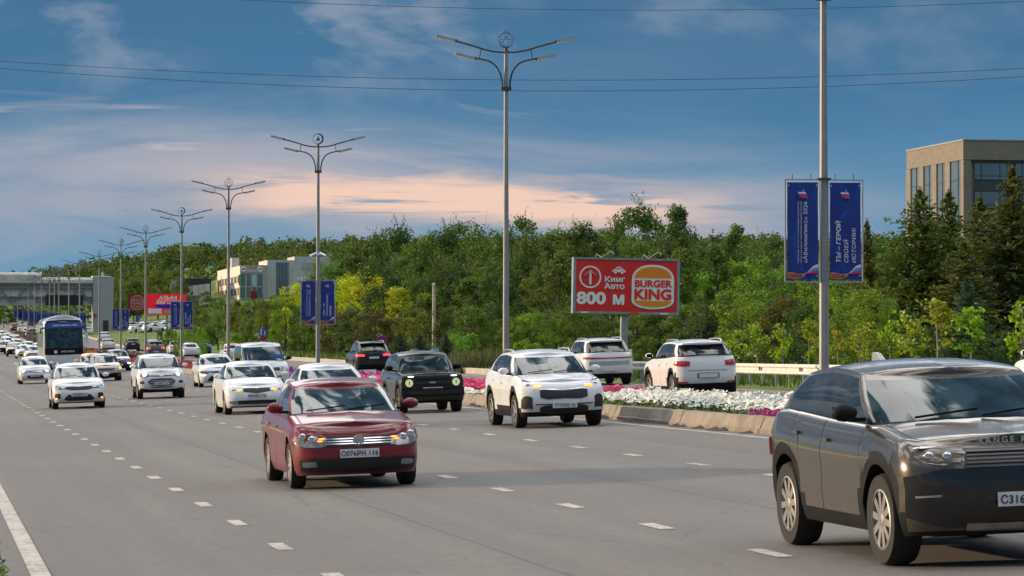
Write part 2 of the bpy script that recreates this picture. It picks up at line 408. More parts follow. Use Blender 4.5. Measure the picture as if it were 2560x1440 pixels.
def asphalt_mat():
    m = bpy.data.materials.new('worn asphalt'); m.use_nodes = True; nt = NT(m.node_tree); b = nt.n['Principled BSDF']
    t = nt.add('ShaderNodeTexCoord').outputs['Object']
    # road coordinates: u across, s along
    mp = nt.add('ShaderNodeMapping'); nt.l.new(t, mp.inputs[0]); mp.inputs['Rotation'].default_value = (0, 0, -AH)
    r = mp.outputs[0]
    big = nt.noise(nt.scaled(r, 0.35, 0.06, 1), 1.0, 5, 0.6)
    lane = nt.noise(nt.scaled(r, 1.3, 0.012, 1, 0.3), 1.0, 3, 0.5)
    patch = nt.noise(nt.scaled(r, 0.10, 0.10, 1, 5.0), 1.0, 3, 0.5, 0.5)
    fine = nt.noise(t, 38.0, 3, 0.75); grit = nt.noise(t, 140.0, 2, 0.6)
    col = nt.mix(nt.smooth(big, 0.3, 0.7), (0.19, 0.177, 0.165), (0.24, 0.224, 0.208))
    col = nt.mix(nt.smooth(lane, 0.4, 0.65, 0, 0.35), col, (0.135, 0.130, 0.126))
    col = nt.mix(nt.smooth(patch, 0.48, 0.6, 0, 0.5), col, (0.235, 0.216, 0.198))
    col = nt.mix(nt.smooth(fine, 0.3, 0.75, 0, 0.5), col, (0.095, 0.092, 0.090))
    col = nt.mix(nt.smooth(grit, 0.55, 0.75, 0, 0.55), col, (0.33, 0.315, 0.295))
    mid = nt.noise(nt.scaled(t, 1, 1, 1, 2.0), 9.0, 4, 0.7)
    col = nt.mix(nt.smooth(mid, 0.3, 0.7, 0, 0.40), col, (0.105, 0.101, 0.098))
    sx = nt.add('ShaderNodeSeparateXYZ'); nt.l.new(r, sx.inputs[0])
    wave = nt.math('COSINE', nt.math('MULTIPLY', nt.math('ADD', sx.outputs[0], nt.math('MULTIPLY', nt.noise(nt.scaled(r, .2, .03, 1), 1.0, 2, .5), .8)), 3.33))
    col = nt.mix(nt.math('MULTIPLY', nt.smooth(wave, .1, .9), nt.smooth(big, .25, .7, .08, .32)), col, (0.12, 0.115, 0.11))
    for sxp, wd in ((8.95, .018), (16.87 - 11.75, .016), (16.87 + 5.2, .02)):
        dd = nt.math('ABSOLUTE', nt.math('SUBTRACT', nt.math('ADD', sx.outputs[0], nt.math('MULTIPLY', nt.noise(nt.scaled(r, .6, .25, 1), 1.0, 3, .6), .12)), sxp + .06))
        col = nt.mix(nt.smooth(dd, wd * 2, wd * .5, 0, .5), col, (0.07, 0.067, 0.064))
    oil = nt.noise(nt.scaled(r, 1.6, .35, 1, 7.0), 1.0, 4, .6, .4)
    col = nt.mix(nt.smooth(oil, .64, .74, 0, .45), col, (0.10, 0.096, 0.092))
    spot = nt.noise(t, 3.1, 2, 0.5)
    col = nt.mix(nt.smooth(spot, 0.72, 0.78, 0, 0.6), col, (0.05, 0.05, 0.05))
    # hairline cracks and seams
    vo = nt.add('ShaderNodeTexVoronoi', feature='DISTANCE_TO_EDGE'); nt.l.new(nt.scaled(r, 0.17, 0.05, 1), vo.inputs['Vector']); vo.inputs['Scale'].default_value = 1.0
    crack = nt.smooth(nt.math('ADD', vo.outputs['Distance'], nt.math('MULTIPLY', nt.math('SUBTRACT', nt.noise(t, 1.7, 4, 0.7), 0.5), 0.06)), 0.002, 0.0, 0, 0.18)
    col = nt.mix(crack, col, (0.04, 0.04, 0.04))
    nt.l.new(col, b.inputs['Base Color'])
    nt.l.new(nt.math('MULTIPLY_ADD', big, 0.12, 0.72), b.inputs['Roughness'])
    b.inputs['Specular IOR Level'].default_value = 0.4
    bn = nt.add('ShaderNodeBump'); bn.inputs['Strength'].default_value = 0.7; bn.inputs['Distance'].default_value = 0.012
    nt.l.new(grit, bn.inputs['Height']); nt.l.new(bn.outputs[0], b.inputs['Normal'])
    return m
M_asph = asphalt_mat()
def line_mat():
    m = bpy.data.materials.new('worn road paint'); m.use_nodes = True; nt = NT(m.node_tree); b = nt.n['Principled BSDF']
    t = nt.add('ShaderNodeNewGeometry').outputs['Position']
    a = nt.noise(t, 16.0, 5, .7); c = nt.noise(t, 1.3, 3, .6)
    w = nt.smooth(nt.math('ADD', a, nt.math('MULTIPLY', c, .35)), .60, .84)
    nt.l.new(nt.mix(w, (0.50, 0.475, 0.43), (0.22, 0.205, 0.19)), b.inputs['Base Color']); b.inputs['Roughness'].default_value = .85
    return m
M_line = line_mat()
M_soil = pm('median soil', (0.055, 0.042, 0.028), 0.95, var=0.4, scale=4, bump=0.5)
M_dirt = pm('dark verge soil', (0.05, 0.047, 0.042), 0.95, var=0.5, scale=3, bump=0.6)
M_kerb = pm('weathered concrete', (0.225, 0.192, 0.155), 0.9, var=0.30, scale=2.2, bump=0.4, bscale=18)
M_kerb2 = pm('pale kerb concrete', (0.40, 0.37, 0.33), 0.9, var=0.25, scale=3)
M_moss = pm('dirt clod', (0.045, 0.035, 0.028), 0.95, var=0.4)

SS = [-40 + 4 * i for i in range(10)] + [i * 2.5 for i in range(0, 72)] + [180 + 5 * i for i in range(44)] + [400 + 12 * i for i in range(34)] + [810 + 25 * i for i in range(20)] + [1320 + 120 * i for i in range(18)]
LEFT_EDGE = -16.35
def us_ground(s):
    return [-1600, -700, -300, -120, -60, -35, -25, -20, -17.5, LEFT_EDGE - 0.25, LEFT_EDGE + 0.1, -10, -2.2, 2.2, 7.6] + [EDGE(s) + d for d in (0.02, 0.35, 1.2, 3, 6, 10, 15, 21, 29, 40, 60, 90, 130, 200, 320, 600, 1500)]
def zg(X, Y, u):
    z = land_z(X, Y)
    if LEFT_EDGE <= u <= EDGE(Y) + 0.1: return z - 0.08
    if u > EDGE(Y): return z + (0.02 if u < EDGE(Y) + 0.2 else 0.10)
    return z - 0.02
ground = structure(link('ground', grid_mesh('ground', us_ground, SS, zg, M_grass)))
RS = [s for s in SS if 4 <= s <= 900]
def us_road(s):
    return [LEFT_EDGE, -14, -12, -10, -8, -6, -4, -2, 0, 2, 4, 6, 7.4, EDGE(s * CA - 3)]
road = structure(link('road', grid_mesh('road', us_road, RS, lambda X, Y, u: road_z(X, Y), M_asph)))

def strip(name, u0, u1, s0, s1, dz, mat, step=3.0, parent=None, wob=0.0):
    mb = MB(); n = max(1, int((s1 - s0) / step))
    for i in range(n + 1):
        s = s0 + (s1 - s0) * i / n
        for u in (u0, u1):
            X, Y = xy(u + RND.uniform(-wob, wob), s); mb.v.append((X, Y, road_z(X, Y) + dz))
    for i in range(n): mb.face((2 * i, 2 * i + 1, 2 * i + 3, 2 * i + 2), mat)
    return mb.obj(name, parent)
strip('edge_line', -16.0, -15.83, 14, 420, 0.006, M_line, 2.5, road)
strip('edge_line', -2.49, -2.36, 14, 420, 0.006, M_line, 2.5, road)
strip('edge_line', 2.36, 2.49, 14, 420, 0.006, M_line, 2.5, road)
strip('edge_line', 7.75, 7.88, 14, 150, 0.006, M_line, 2.5, road)
mbd = MB()
for i, (x, y) in enumerate(((-0.075, -0.52), (0.075, -0.53), (0.08, 0.5), (-0.072, 0.52))): mbd.v.append((x, y, 0.0))
mbd.v.append((0.078, 0, 0)); mbd.v.append((-0.08, 0, 0))
mbd.face((0, 1, 4, 5), M_line); mbd.face((5, 4, 2, 3), M_line)
dash_me = mbd.mesh('lane_dash')
far_dash = MB()
for u, ph, s0, s1 in ((-13.55, 40.4, 18, 330), (-9.72, 40.8, 18, 330), (-5.95, 41.28, 18, 330), (5.3, 41.0, 60, 300)):
    k = math.ceil((s0 - ph) / 4.12)
    while ph + 4.12 * k < s1:
        s = ph + 4.12 * k; k += 1
        X, Y = xy(u, s)
        if s < 135 and not (u > 0 and s < 70):
            o = link('lane_dash', dash_me, road)
            M = frame_at(X, Y); M.translation.z += 0.006; o.matrix_world = M
            o.scale = (RND.uniform(0.94, 1.05), RND.uniform(0.95, 1.04), 1)
        else:
            b = len(far_dash.v)
            for du, ds in ((-0.075, -0.5), (0.075, -0.5), (0.075, 0.5), (-0.075, 0.5)):
                x, y = xy(u + du, s + ds); far_dash.v.append((x, y, road_z(x, y) + 0.006))
            far_dash.face((b, b + 1, b + 2, b + 3), M_line)
stuff(far_dash.obj('distant_lane_dashes', road))

strip('unseen_paving', -30.0, -17.6, -10, 300, 0.03, M_kerb2, 6.0)['kind'] = 'structure'  # paving added out of view so car sides reflect grey instead of grass
# ---- median bed with its kerbstones
MS = [s for s in SS if 10 <= s <= 620]
def us_med(s): return [-1.62, -1.2, -0.4, 0.4, 1.2, 1.62]
median = structure(link('median', grid_mesh('median', us_med, MS, lambda X, Y, u: road_z(X, Y) + 0.17 + 0.05 * cos(u * 0.9), M_soil)))
def kerbstone_mesh(L, prof, mat, n):
    mb = MB()
    for k in range(n + 1):
        y = -L / 2 + L * k / n
        for (x, z) in prof: mb.v.append((x + RND.uniform(-.004, .004), y, z + RND.uniform(-.006, .006)))
    m = len(prof)
    for k in range(n):
        for i in range(m - 1):
            a = k * m + i; mb.face((a, a + 1, a + m + 1, a + m), mat)
    mb.face([i for i in range(m)], mat); mb.face([n * m + i for i in reversed(range(m))], mat)
    return mb.mesh('kerbstone', True, 35)
KP = [(-1.93, -0.05), (-1.93, 0.075), (-1.89, 0.095), (-1.81, 0.285), (-1.78, 0.303), (-1.64, 0.307), (-1.61, 0.29), (-1.61, 0.0)]
KR = [(1.61, 0.0), (1.61, 0.20), (1.64, 0.22), (1.78, 0.22), (1.80, 0.20), (1.82, -0.05)]
kms = [kerbstone_mesh(5.94, KP, M_kerb, 8) for _ in range(4)]; kmr = kerbstone_mesh(5.94, KR, M_kerb, 3)
s = 17.5
i = 0
while s < 616:
    for me, in ((kms[i % 4],), (kmr,)):
        if me is kmr and s < 40: continue
        X, Y = xy(0, s); o = link('kerbstone', me, median); o.matrix_world = frame_at(X, Y)
    s += 6.0; i += 1
# dirt washed up in the gutter at the foot of the kerb
dm = MB(); r = random.Random(5)
for k in range(60):
    s = r.uniform(36, 120); u = -1.97
    X, Y = xy(u, s); z = road_z(X, Y)
    w = r.uniform(0.08, 0.4); h = r.uniform(0.015, 0.09)
    pts = [(-w, 0), (-w * .4, h * .6), (0, h), (w * .5, h * .5), (w, 0)]
    b = len(dm.v)
    for d in (-0.16, 0.06):
        for a, hh in pts:
            x, y = xy(u + d * (1 if hh > 0 else .5), s + a); dm.v.append((x, y, z + (hh if d > 0 else 0.004)))
    for q in range(4): dm.face((b + q, b + q + 1, b + 6 + q, b + 5 + q), M_moss)
dirt = stuff(dm.obj('gutter_dirt')); tag(dirt, 'dark clods of dirt along the foot of the median kerb', 'dirt')

# ---- kerb of the far carriageway
KF = [(0.0, -0.06), (0.0, 0.26), (0.02, 0.28), (0.18, 0.28), (0.20, 0.0)]
kmf = kerbstone_mesh(5.97, KF, M_kerb2, 2)
s = 128.0
while s < 560:
    Y = s * CA - 3
    X, Y = xy(EDGE(Y), s); o = link('kerbstone', kmf, road); o.matrix_world = frame_at(X, Y); s += 6.0

# ---- flowers: petals and leaves as countless small faces
def leafq(mb, p, size, mat, r):
    a = Vector((r.uniform(-1, 1), r.uniform(-1, 1), r.uniform(-.6, .6))).normalized()
    b = a.cross(Vector((r.uniform(-1, 1), r.uniform(-1, 1), r.uniform(-1, 1)))).normalized()
    a = a * size; b = b * size * 0.6
    mb.poly((p - a, p + b * .9, p + a, p - b * .9), mat)
def blossom(mb, p, rad, mat, r):
    nrm = Vector((r.uniform(-.8, .4), r.uniform(-.9, .1), r.uniform(.5, 1.1))).normalized()
    a = nrm.orthogonal().normalized(); c = nrm.cross(a); b0 = len(mb.v); t0 = r.uniform(0, 6)
    mb.v.append(tuple(p - nrm * rad * .35))
    for k in range(7):
        t = t0 + k * 2 * pi / 7
        mb.v.append(tuple(p + (a * cos(t) + c * sin(t)) * rad * r.uniform(.85, 1.1)))
    for k in range(7): mb.face((b0, b0 + 1 + k, b0 + 1 + (k + 1) % 7), mat)
def petal(name, col):
    m = bpy.data.materials.new(name); m.use_nodes = True; nt = NT(m.node_tree); b = nt.n['Principled BSDF']
    g = nt.add('ShaderNodeNewGeometry')
    nt.l.new(nt.mix(g.outputs['Random Per Island'], tuple(c * .65 for c in col), tuple(min(1, c * 1.12) for c in col)), b.inputs['Base Color'])
    b.inputs['Roughness'].default_value = 0.7
    b.inputs['Subsurface Weight'].default_value = 0.25; b.inputs['Subsurface Radius'].default_value = (.03, .03, .02)
    return m
P_white = petal('white petals', (0.88, 0.87, 0.78)); P_pink = petal('hot pink petals', (0.72, 0.05, 0.18)); P_mag = petal('magenta petals', (0.33, 0.008, 0.13))
P_red = petal('dark red petals', (0.35, 0.015, 0.035)); P_purple = petal('purple petals', (0.26, 0.06, 0.28))
P_leaf = petal('bedding leaves', (0.10, 0.17, 0.025)); P_hedge = petal('bronze hedge leaves', (0.10, 0.05, 0.035))
def bed(name, label, mat, s0, s1, u0, u1, dens, h0, h1, rad=0.045, leaves=0.7, lmat=None, seed=1, edge=0.4):
    r = random.Random(seed); mb = MB(); n = int((s1 - s0) * (u1 - u0) * dens)
    for k in range(n):
        s = r.uniform(s0, s1); u = r.uniform(u0, u1)
        e = min(1, (s - s0) / edge, (s1 - s) / edge)
        if r.random() > e: continue
        X, Y = xy(u, s); clump = 0.5 + 0.5 * sin(s * 2.1 + sin(u * 3 + seed) * 2) * cos(u * 2.7 + seed)
        h = h0 + (h1 - h0) * (0.35 + 0.65 * clump) * r.uniform(.55, 1.0)
        z = road_z(X, Y) + 0.20
        if r.random() < leaves: leafq(mb, Vector((X + r.uniform(-.1, .1), Y + r.uniform(-.1, .1), z + h * r.uniform(0, .85))), r.uniform(.03, .06), lmat or P_leaf, r)
        if mat: blossom(mb, Vector((X, Y, z + h)), rad * r.uniform(.75, 1.25), mat, r)
    o = stuff(mb.obj(name)); tag(o, label, 'flower bed')
    return o
bed('flower_bed', 'white petunias massed along the near stretch of the median kerb', P_white, 57.5, 79, -0.85, 1.6, 110, 0.03, 0.32, rad=.038, leaves=1, seed=2)
bed('flower_bed', 'green leafy edging between white petunias and the concrete kerb', None, 50, 90, -1.6, -0.7, 210, 0.02, 0.15, leaves=1, seed=3)
bed('flower_bed', 'magenta petunia patch cut into the white ones by the kerb', P_mag, 50, 58.8, -1.6, -0.5, 170, 0.03, 0.20, seed=4)
bed('flower_bed', 'white petunias behind the magenta patch beside the dark four wheel drive', P_white, 50, 58, -0.2, 1.6, 100, 0.03, 0.30, seed=14)
bed('flower_bed', 'white petunias on the nearest stretch of the median', P_white, 22, 50, -0.9, 1.6, 80, 0.03, 0.30, leaves=1, rad=.042, seed=15)
bed('flower_bed', 'hot pink petunias between the boxy dark car and the white crossover', P_pink, 80, 95, -0.8, 1.6, 85, 0.08, 0.32, rad=.055, seed=5)
bed('flower_bed', 'thin row of white petunias in front of the hot pink ones', P_white, 79, 95, -1.45, -0.8, 90, 0.05, 0.2, rad=.05, seed=6)
bed('flower_bed', 'pink petunias by the black car across the median', P_pink, 96, 122, -1.6, 1.6, 30, 0.1, 0.32, rad=.08, seed=7)
bed('flower_bed', 'purple petunias behind the white van', P_purple, 124, 150, -1.6, 1.6, 26, 0.1, 0.35, rad=.09, seed=8)
bed('flower_bed', 'dark red bedding flowers near the fifth lamp post', P_red, 182, 214, -1.6, 1.6, 20, 0.05, 0.26, rad=.11, lmat=P_hedge, seed=9)
bed('flower_bed', 'crimson bedding flowers by the navy blue car', P_red, 218, 262, -1.6, 1.6, 13, 0.05, 0.28, rad=.11, lmat=P_hedge, seed=10)
bed('flower_bed', 'brownish purple barberry hedge filling the far median', P_hedge, 264, 560, -1.4, 1.4, 14, 0.15, 0.65, rad=.2, lmat=P_hedge, seed=11, edge=2)

# ---- grass blades on the strip beside the far carriageway
gm = MB(); r = random.Random(9); G1 = petal('grass blades', (0.12, 0.20, 0.022))
for k in range(15000):
    Y = 84 + 190 * r.random() ** 1.5; s = Y / CA + 3; u = EDGE(Y) + 0.3 + 7 * r.random() ** 1.3
    X, Y = xy(u, s); z = land_z(X, Y) + 0.08; h = r.uniform(.08, .26) * (1 + Y / 300); w = 0.012 * (1 + Y / 90); a = r.uniform(0, 3.14)
    b = len(gm.v); gm.v += [(X - w * cos(a), Y - w * sin(a), z), (X + w * cos(a), Y + w * sin(a), z), (X + r.uniform(-.1, .1), Y + r.uniform(-.1, .1), z + h)]
    gm.face((b, b + 1, b + 2), G1)
gr = stuff(gm.obj('grass')); tag(gr, 'bright green mown grass strip beyond the far carriageway', 'grass')
# ---- tall rough grass under the trees right of the round bush
gm = MB(); G2 = petal('dry tall grass', (0.10, 0.115, 0.028))
for k in range(5200):
    px = r.uniform(1125, 1300); Y = r.uniform(146, 160); X = px2w(px, Y); z = land_z(X, Y); h = r.uniform(.5, 1.15); w = .03; a = r.uniform(0, 3.14)
    b = len(gm.v); gm.v += [(X - w * cos(a), Y - w * sin(a), z), (X + w * cos(a), Y + w * sin(a), z), (X + r.uniform(-.25, .25), Y + r.uniform(-.2, .2), z + h)]
    gm.face((b, b + 1, b + 2), G2)
gr = stuff(gm.obj('tall_grass')); tag(gr, 'tall rough grass in front of the trees by the second lamp post', 'grass')
# ---- weeds and dark soil at the near left edge of the road
wm = MB(); G3 = petal('weed leaves', (0.09, 0.17, 0.018))
for k in range(520):
    s = r.uniform(27.0, 31.6); u = LEFT_EDGE + 0.1 - 1.4 * r.random() ** 2
    X, Y = xy(u, s); z = land_z(X, Y); h = r.uniform(0, .30) * (0.5 + .5 * sin(s * 5))
    leafq(wm, Vector((X, Y, z + abs(h))), r.uniform(.02, .05), G3, r)
wd = stuff(wm.obj('weeds')); tag(wd, 'low green weeds at the road edge in the near left corner', 'weeds')
# ================================================================ buildings, footbridge, billboards
M_steel = pm('galvanised steel', (0.40, 0.41, 0.42), 0.5, 0.55, var=0.2, scale=4)
M_conc = pm('pale render panel', (0.50, 0.50, 0.50), 0.85, var=0.10, scale=0.6)
M_beige2 = pm('cream facade panel', (0.70, 0.62, 0.54), 0.85, var=0.08, scale=0.6)
M_tan = pm('tan facade panel', (0.30, 0.20, 0.12), 0.85, var=0.15, scale=0.6)
M_navyp = pm('dark navy cladding', (0.022, 0.026, 0.038), 0.6, var=0.15, scale=0.5)
M_greyp = pm('mid grey cladding', (0.36, 0.37, 0.39), 0.7, var=0.1, scale=0.5)
M_dk = pm('dark frame', (0.035, 0.037, 0.04), 0.5, var=0.1)
M_bteal = pm('green glass panel', (0.07, 0.20, 0.15), 0.2, var=0.2)
M_bpale = pm('pale blue blind', (0.40, 0.55, 0.60), 0.4, var=0.1)
M_bred = pm('billboard red', (0.84, 0.028, 0.030), 0.55, var=0.06, scale=6)
M_bwhite = pm('billboard white', (0.82, 0.86, 0.90), 0.55, var=0.05)
M_bor = pm('billboard orange', (0.88, 0.27, 0.015), 0.55, var=0.05)
M_ared = pm('glowing red print', (0.75, 0.01, 0.025), 0.5, var=0.05, emit=(1, 0.01, 0.03), es=0.25)  # faint glow added to the printed board, which is no lamp
M_ablue = pm('royal blue print bright', (0.012, 0.02, 0.55), 0.5, var=0.05)
M_dred = pm('faded dark red print', (0.22, 0.012, 0.02), 0.6, var=0.12)
M_dor = pm('faded orange print', (0.25, 0.10, 0.04), 0.6, var=0.1)
M_dwhite = pm('faded white print', (0.42, 0.36, 0.35), 0.6, var=0.1)
M_frameg = pm('billboard frame grey', (0.28, 0.33, 0.38), 0.5, 0.3, var=0.15)
def brick_mat(name, c1, c2, mortar):
    m = bpy.data.materials.new(name); m.use_nodes = True; nt = NT(m.node_tree); b = nt.n['Principled BSDF']
    t = nt.add('ShaderNodeTexCoord').outputs['Object']
    sp = nt.add('ShaderNodeSeparateXYZ'); nt.l.new(t, sp.inputs[0])
    cb = nt.add('ShaderNodeCombineXYZ'); nt.l.new(nt.math('ADD', sp.outputs[0], sp.outputs[1]), cb.inputs[0]); nt.l.new(sp.outputs[2], cb.inputs[1])
    br = nt.add('ShaderNodeTexBrick'); nt.l.new(cb.outputs[0], br.inputs['Vector'])
    br.inputs['Color1'].default_value = (*c1, 1); br.inputs['Color2'].default_value = (*c2, 1); br.inputs['Mortar'].default_value = (*mortar, 1)
    br.inputs['Scale'].default_value = 1.0; br.inputs['Brick Width'].default_value = 0.6; br.inputs['Row Height'].default_value = 0.22; br.inputs['Mortar Size'].default_value = 0.02
    nt.l.new(br.outputs[0], b.inputs['Base Color']); b.inputs['Roughness'].default_value = 0.9
    return m
M_brick = brick_mat('buff brick', (0.265, 0.228, 0.20), (0.21, 0.18, 0.158), (0.16, 0.14, 0.12))
def bthing(name, label, cat, px, Y, dz=0.0, rot=AH):
    X = px2w(px, Y); z = land_z(X, Y) - 0.4 + dz
    t = thing(name, label, cat, (X, Y, z), rot); t['_z'] = z; return t
def ztop(py, Y): return CAM_H + (852 - py) / FPX * Y
def bx(parent, name, x0, x1, y0, y1, z0, z1, mat):
    mb = MB(); mb.box(((x0 + x1) / 2, (y0 + y1) / 2, (z0 + z1) / 2), (x1 - x0, y1 - y0, z1 - z0), mat); return mb.obj(name, parent)

# ---- brick office block on the right
b = bthing('office_building', 'buff brick office block with tall glazed bays rising behind the spruces', 'building', 2410, 340)
H = ztop(350, 340) - b['_z']; DEP_ = 20.0; FW = 22.0
bx(b, 'core', 0.3, FW, 0.3, DEP_, 0, H - 0.5, M_brick)
bx(b, 'parapet', -0.05, FW, -0.05, DEP_ + .05, H - 2.2, H, M_brick)
bx(b, 'coping', -0.12, FW, -0.12, DEP_ + .1, H + .0, H + .12, M_steel)
per = (DEP_ - 1.0) / 4
for k in range(5):
    y0 = 0.003 + k * per * 0.985; bx(b, 'pier', -0.02, 0.9, y0, y0 + (1.0 if k == 0 else 1.7), 0, H - 2.2, M_brick)
for k in range(4):
    y0 = 1.0 + k * per * 0.985 + (.7 if k else 0)
    w = bx(b, 'window', 0.12, 0.28, y0, (k + 1) * per * 0.985, 0, H - 2.2, M_bglass)
    ym = y0 + 1.1; bx(w, 'mullion', 0.06, 0.15, ym, ym + .08, 0, H - 2.2, M_dk)
    for zf in (0.3, 0.55, 0.8): bx(w, 'mullion', 0.07, 0.14, y0, (k + 1) * per * 0.985, H * zf, H * zf + .07, M_dk)
for k in range(3):
    x0 = 1.3 + k * 4.9
    for f in range(6):
        zt_ = H - 2.5 - f * 3.25; 
        if zt_ < 4: continue
        w = bx(b, 'window', x0, x0 + 3.9, 0.18, 0.29, zt_ - 2.0, zt_, M_dk)
        for a, c_ in ((.06, .78), (.88, 3.02), (3.12, 3.84)):
            bx(w, 'pane', x0 + a, x0 + c_, 0.12, 0.175, zt_ - 1.5, zt_ - .07, M_bglass)
            bx(w, 'pane', x0 + a, x0 + c_, 0.12, 0.175, zt_ - 1.93, zt_ - 1.57, M_bglass)
        bx(b, 'spandrel', x0 + .002, x0 + 3.898, 0.2, 0.295, zt_ - 3.2, zt_ - 2.03, pm('dark spandrel', (.05, .06, .07), .35, var=.1))
    bx(b, 'lintel', x0 - .3, x0 + 4.1, 0.05, 0.29, H - 2.48, H - 2.3, M_dk)

# ---- cream office with a burger restaurant sign
b = bthing('office_building', 'cream three storey office with rows of windows and red round restaurant signs', 'building', 600, 750, -3.2)
H = ztop(664, 750) - b['_z']
bx(b, 'wall', 0, 6.9, 0, 60, 0, H, M_beige2)
bx(b, 'front_wall', -.02, 6.9, -.22, 0.0, H - 1.95, H + .15, M_greyp)
bx(b, 'side_pier', 5.6, 6.9, -.25, 0.0, 0, H - 1.95, M_greyp)
bx(b, 'tan_wing', -.5, .0, 54, 60, 0, H - 2.6, M_tan)
for f in range(3):
    zt_ = H - 2.5 - f * 3.05
    for k in range(12):
        y0 = 3.5 + k * 4.2 + (0.8 if k % 2 else 0); bx(b, 'window', -.06, .02, y0, y0 + 2.4, zt_ - 1.75, zt_, M_dk)
    for k, (x0, x1, m) in enumerate(((0.05, 1.3, M_bteal), (1.6, 2.8, M_bglass), (3.0, 4.1, M_bpale if f == 0 else M_bglass), (4.3, 5.5, M_bglass))):
        bx(b, 'pane', x0, x1, -.12, -.02, zt_ - 2.6, zt_ + .3, m)
    bx(b, 'side_pane', -.08, -.025, .1, 2.9, zt_ - 2.5, zt_ + .3, M_bglass if f != 1 else M_tan)
    bx(b, 'mullion', 0, 5.6, -.16, -.13, zt_ - 2.95, zt_ - 2.65, M_greyp)
bx(b, 'red_poster', 2.7, 4.2, -.2, -.17, 1.5, 5.8, M_dred)
for x in (.85, 5.0):
    mb = MB(); mb.lathe([(.68, -.30), (.68, -.22)], M_bwhite, 18, 'Y', (x, 0, H - .85)); sg = mb.obj('round_sign', b)
    mb = MB(); mb.prism([(x - .55, H - 1.1), (x + .4, H - .85), (x + .55, H - .5), (x - .4, H - .75)], .04, M_bred, off=-.35); mb.obj('red_band', sg)
lettering('BURGER', .62, M_bor, b, (2.95, -.24, H - .62), bold=.03, depth=.03); lettering('ОБЕДЫ', .60, M_bwhite, b, (2.95, -.24, H - 1.5), bold=.02, depth=.03)
bx(b, 'stair_head', -.02 + .3, 2.2, 24, 28, H, H + 2.6, M_conc)

# ---- grey blocks to its right
b = bthing('grey_building', 'light grey block with a tall dark glazed bay right of the cream office', 'building', 668, 752, -3.2)
H = ztop(650, 752) - b['_z']
bx(b, 'wall', 0, 7.6, 0, 20, 0, H, M_conc); bx(b, 'window', 2.2, 5.4, -.1, .02, 2, H - .6, M_bglass)
for k in range(1, 4): bx(b, 'mullion', 2.2 + k * .8 - .04, 2.2 + k * .8 + .04, -.16, -.1, 2, H - .6, M_dk)
bx(b, 'canopy', 4.2, 7.4, -1.6, -.05, 4.6, 4.9, M_bteal)
b = bthing('grey_building', 'pale upper block with a painted recess behind the glazed grey one', 'building', 736, 785, -3.2)
H = ztop(641, 785) - b['_z']
bx(b, 'wall', 0, 9.6, 0, 16, 0, H, M_conc); bx(b, 'recess_shade', 1.8, 5.2, -.08, .02, H - 3.6, H - 1.6, M_greyp)  # flat grey slab on the wall paints the shade of a recess
bx(b, 'wing', 9.6, 12.6, 1, 12, 0, H - 1.4, M_conc)
mb = MB(); mb.prism([(12.6, H - 1.6), (15.2, H - 3.4), (12.6, H - 3.6)], 5, M_bwhite, off=2); mb.obj('sloped_roof', b)
for k in range(5): bx(b, 'letter_panel', .4 + k * 1.1, 1.2 + k * 1.1, -.3, -.12, H - 6.5, H - 5.4, M_bwhite)
# ---- dark shed to the left
b = bthing('warehouse', 'dark navy shed with pale panels left of the cream office', 'building', 447, 765, -3.2)
H = ztop(696, 765) - b['_z']
bx(b, 'wall', 0, 8.2, 0, 20, 0, H, M_navyp)
for k in range(4): bx(b, 'panel', 2.0 + k * 1.5, 3.4 + k * 1.5, -.15, -.01, 0, H - 1.9 + k * .18, M_conc if k else M_greyp)
bx(b, 'side_panel', -2.6, -.01, -.1, 1.0, H - 3.6, H - .2, M_greyp)
bx(b, 'orange_sign', -2.75, -2.3, -.3, -.12, H - 1.9, H - .4, M_orange)
mb = MB(); mb.box((8.9, -1.5, 2.2), (.06, .02, 3.6), M_bwhite); mb.obj('flag', b)
# ---- house on the hill
b = bthing('hill_house', 'long white roofed building on the wooded skyline', 'building', 428, 1178, 6)
bx(b, 'wall', 0, 16, 0, 8, 0, 5.0, M_conc)
mb = MB(); mb.prism([(-.6, 4.9), (3, 6.4), (16.6, 6.1), (16.6, 4.9)], 9, M_bwhite, off=-.5); mb.obj('roof', b)

# ---- footbridge with its lift tower
YB = 560
X0 = px2w(232, YB); zb = land_z(X0, YB) - .3
fb = thing('footbridge', 'covered steel footbridge with pale panels spanning the avenue beside a grey lift tower', 'footbridge', (X0, YB, zb), AH)
HT = ztop(692, YB) - zb
M_tower = pm('grey tower panels', (.36, .37, .38), .8, var=.06, scale=.8)
bx(fb, 'tower', 0, 3.85, 0, 4.2, 0, HT, M_tower)
bx(fb, 'door', 1.9, 2.9, -.06, .01, 0.2, 2.7, M_dk)
bx(fb, 'tower_cap', -.06, 3.4, -.06, 4.2, HT + .002, HT + .18, M_bwhite)
for k in range(1, 7): bx(fb, 'panel_joint', 0.0, 3.85, -.012, .0, HT * k / 7, HT * k / 7 + .04, M_greyp)
mb = MB(); mb.box((1.9, 1.5, HT + .55), (.5, .5, .8), M_steel); mb.obj('beacon_box', fb)
mb = MB(); mb.lathe([(.36, -.14), (.36, -.1)], pm('faded pink sign', (.35, .05, .16), .6), 16, 'Y', (.42, 0, 3.6)); mb.obj('round_sign', fb)
za, zm, zl, zt_ = ztop(763, YB) - zb, ztop(743, YB) - zb, ztop(718, YB) - zb, ztop(694, YB) - zb
M_poly = pm('translucent bridge panel', (.50, .49, .45), .5, var=.18, scale=.7)
mp = MB(); mp.box((0, 0, 0), (1.62, .06, zl - zm - .1), M_poly); mpm = mp.mesh('panel')
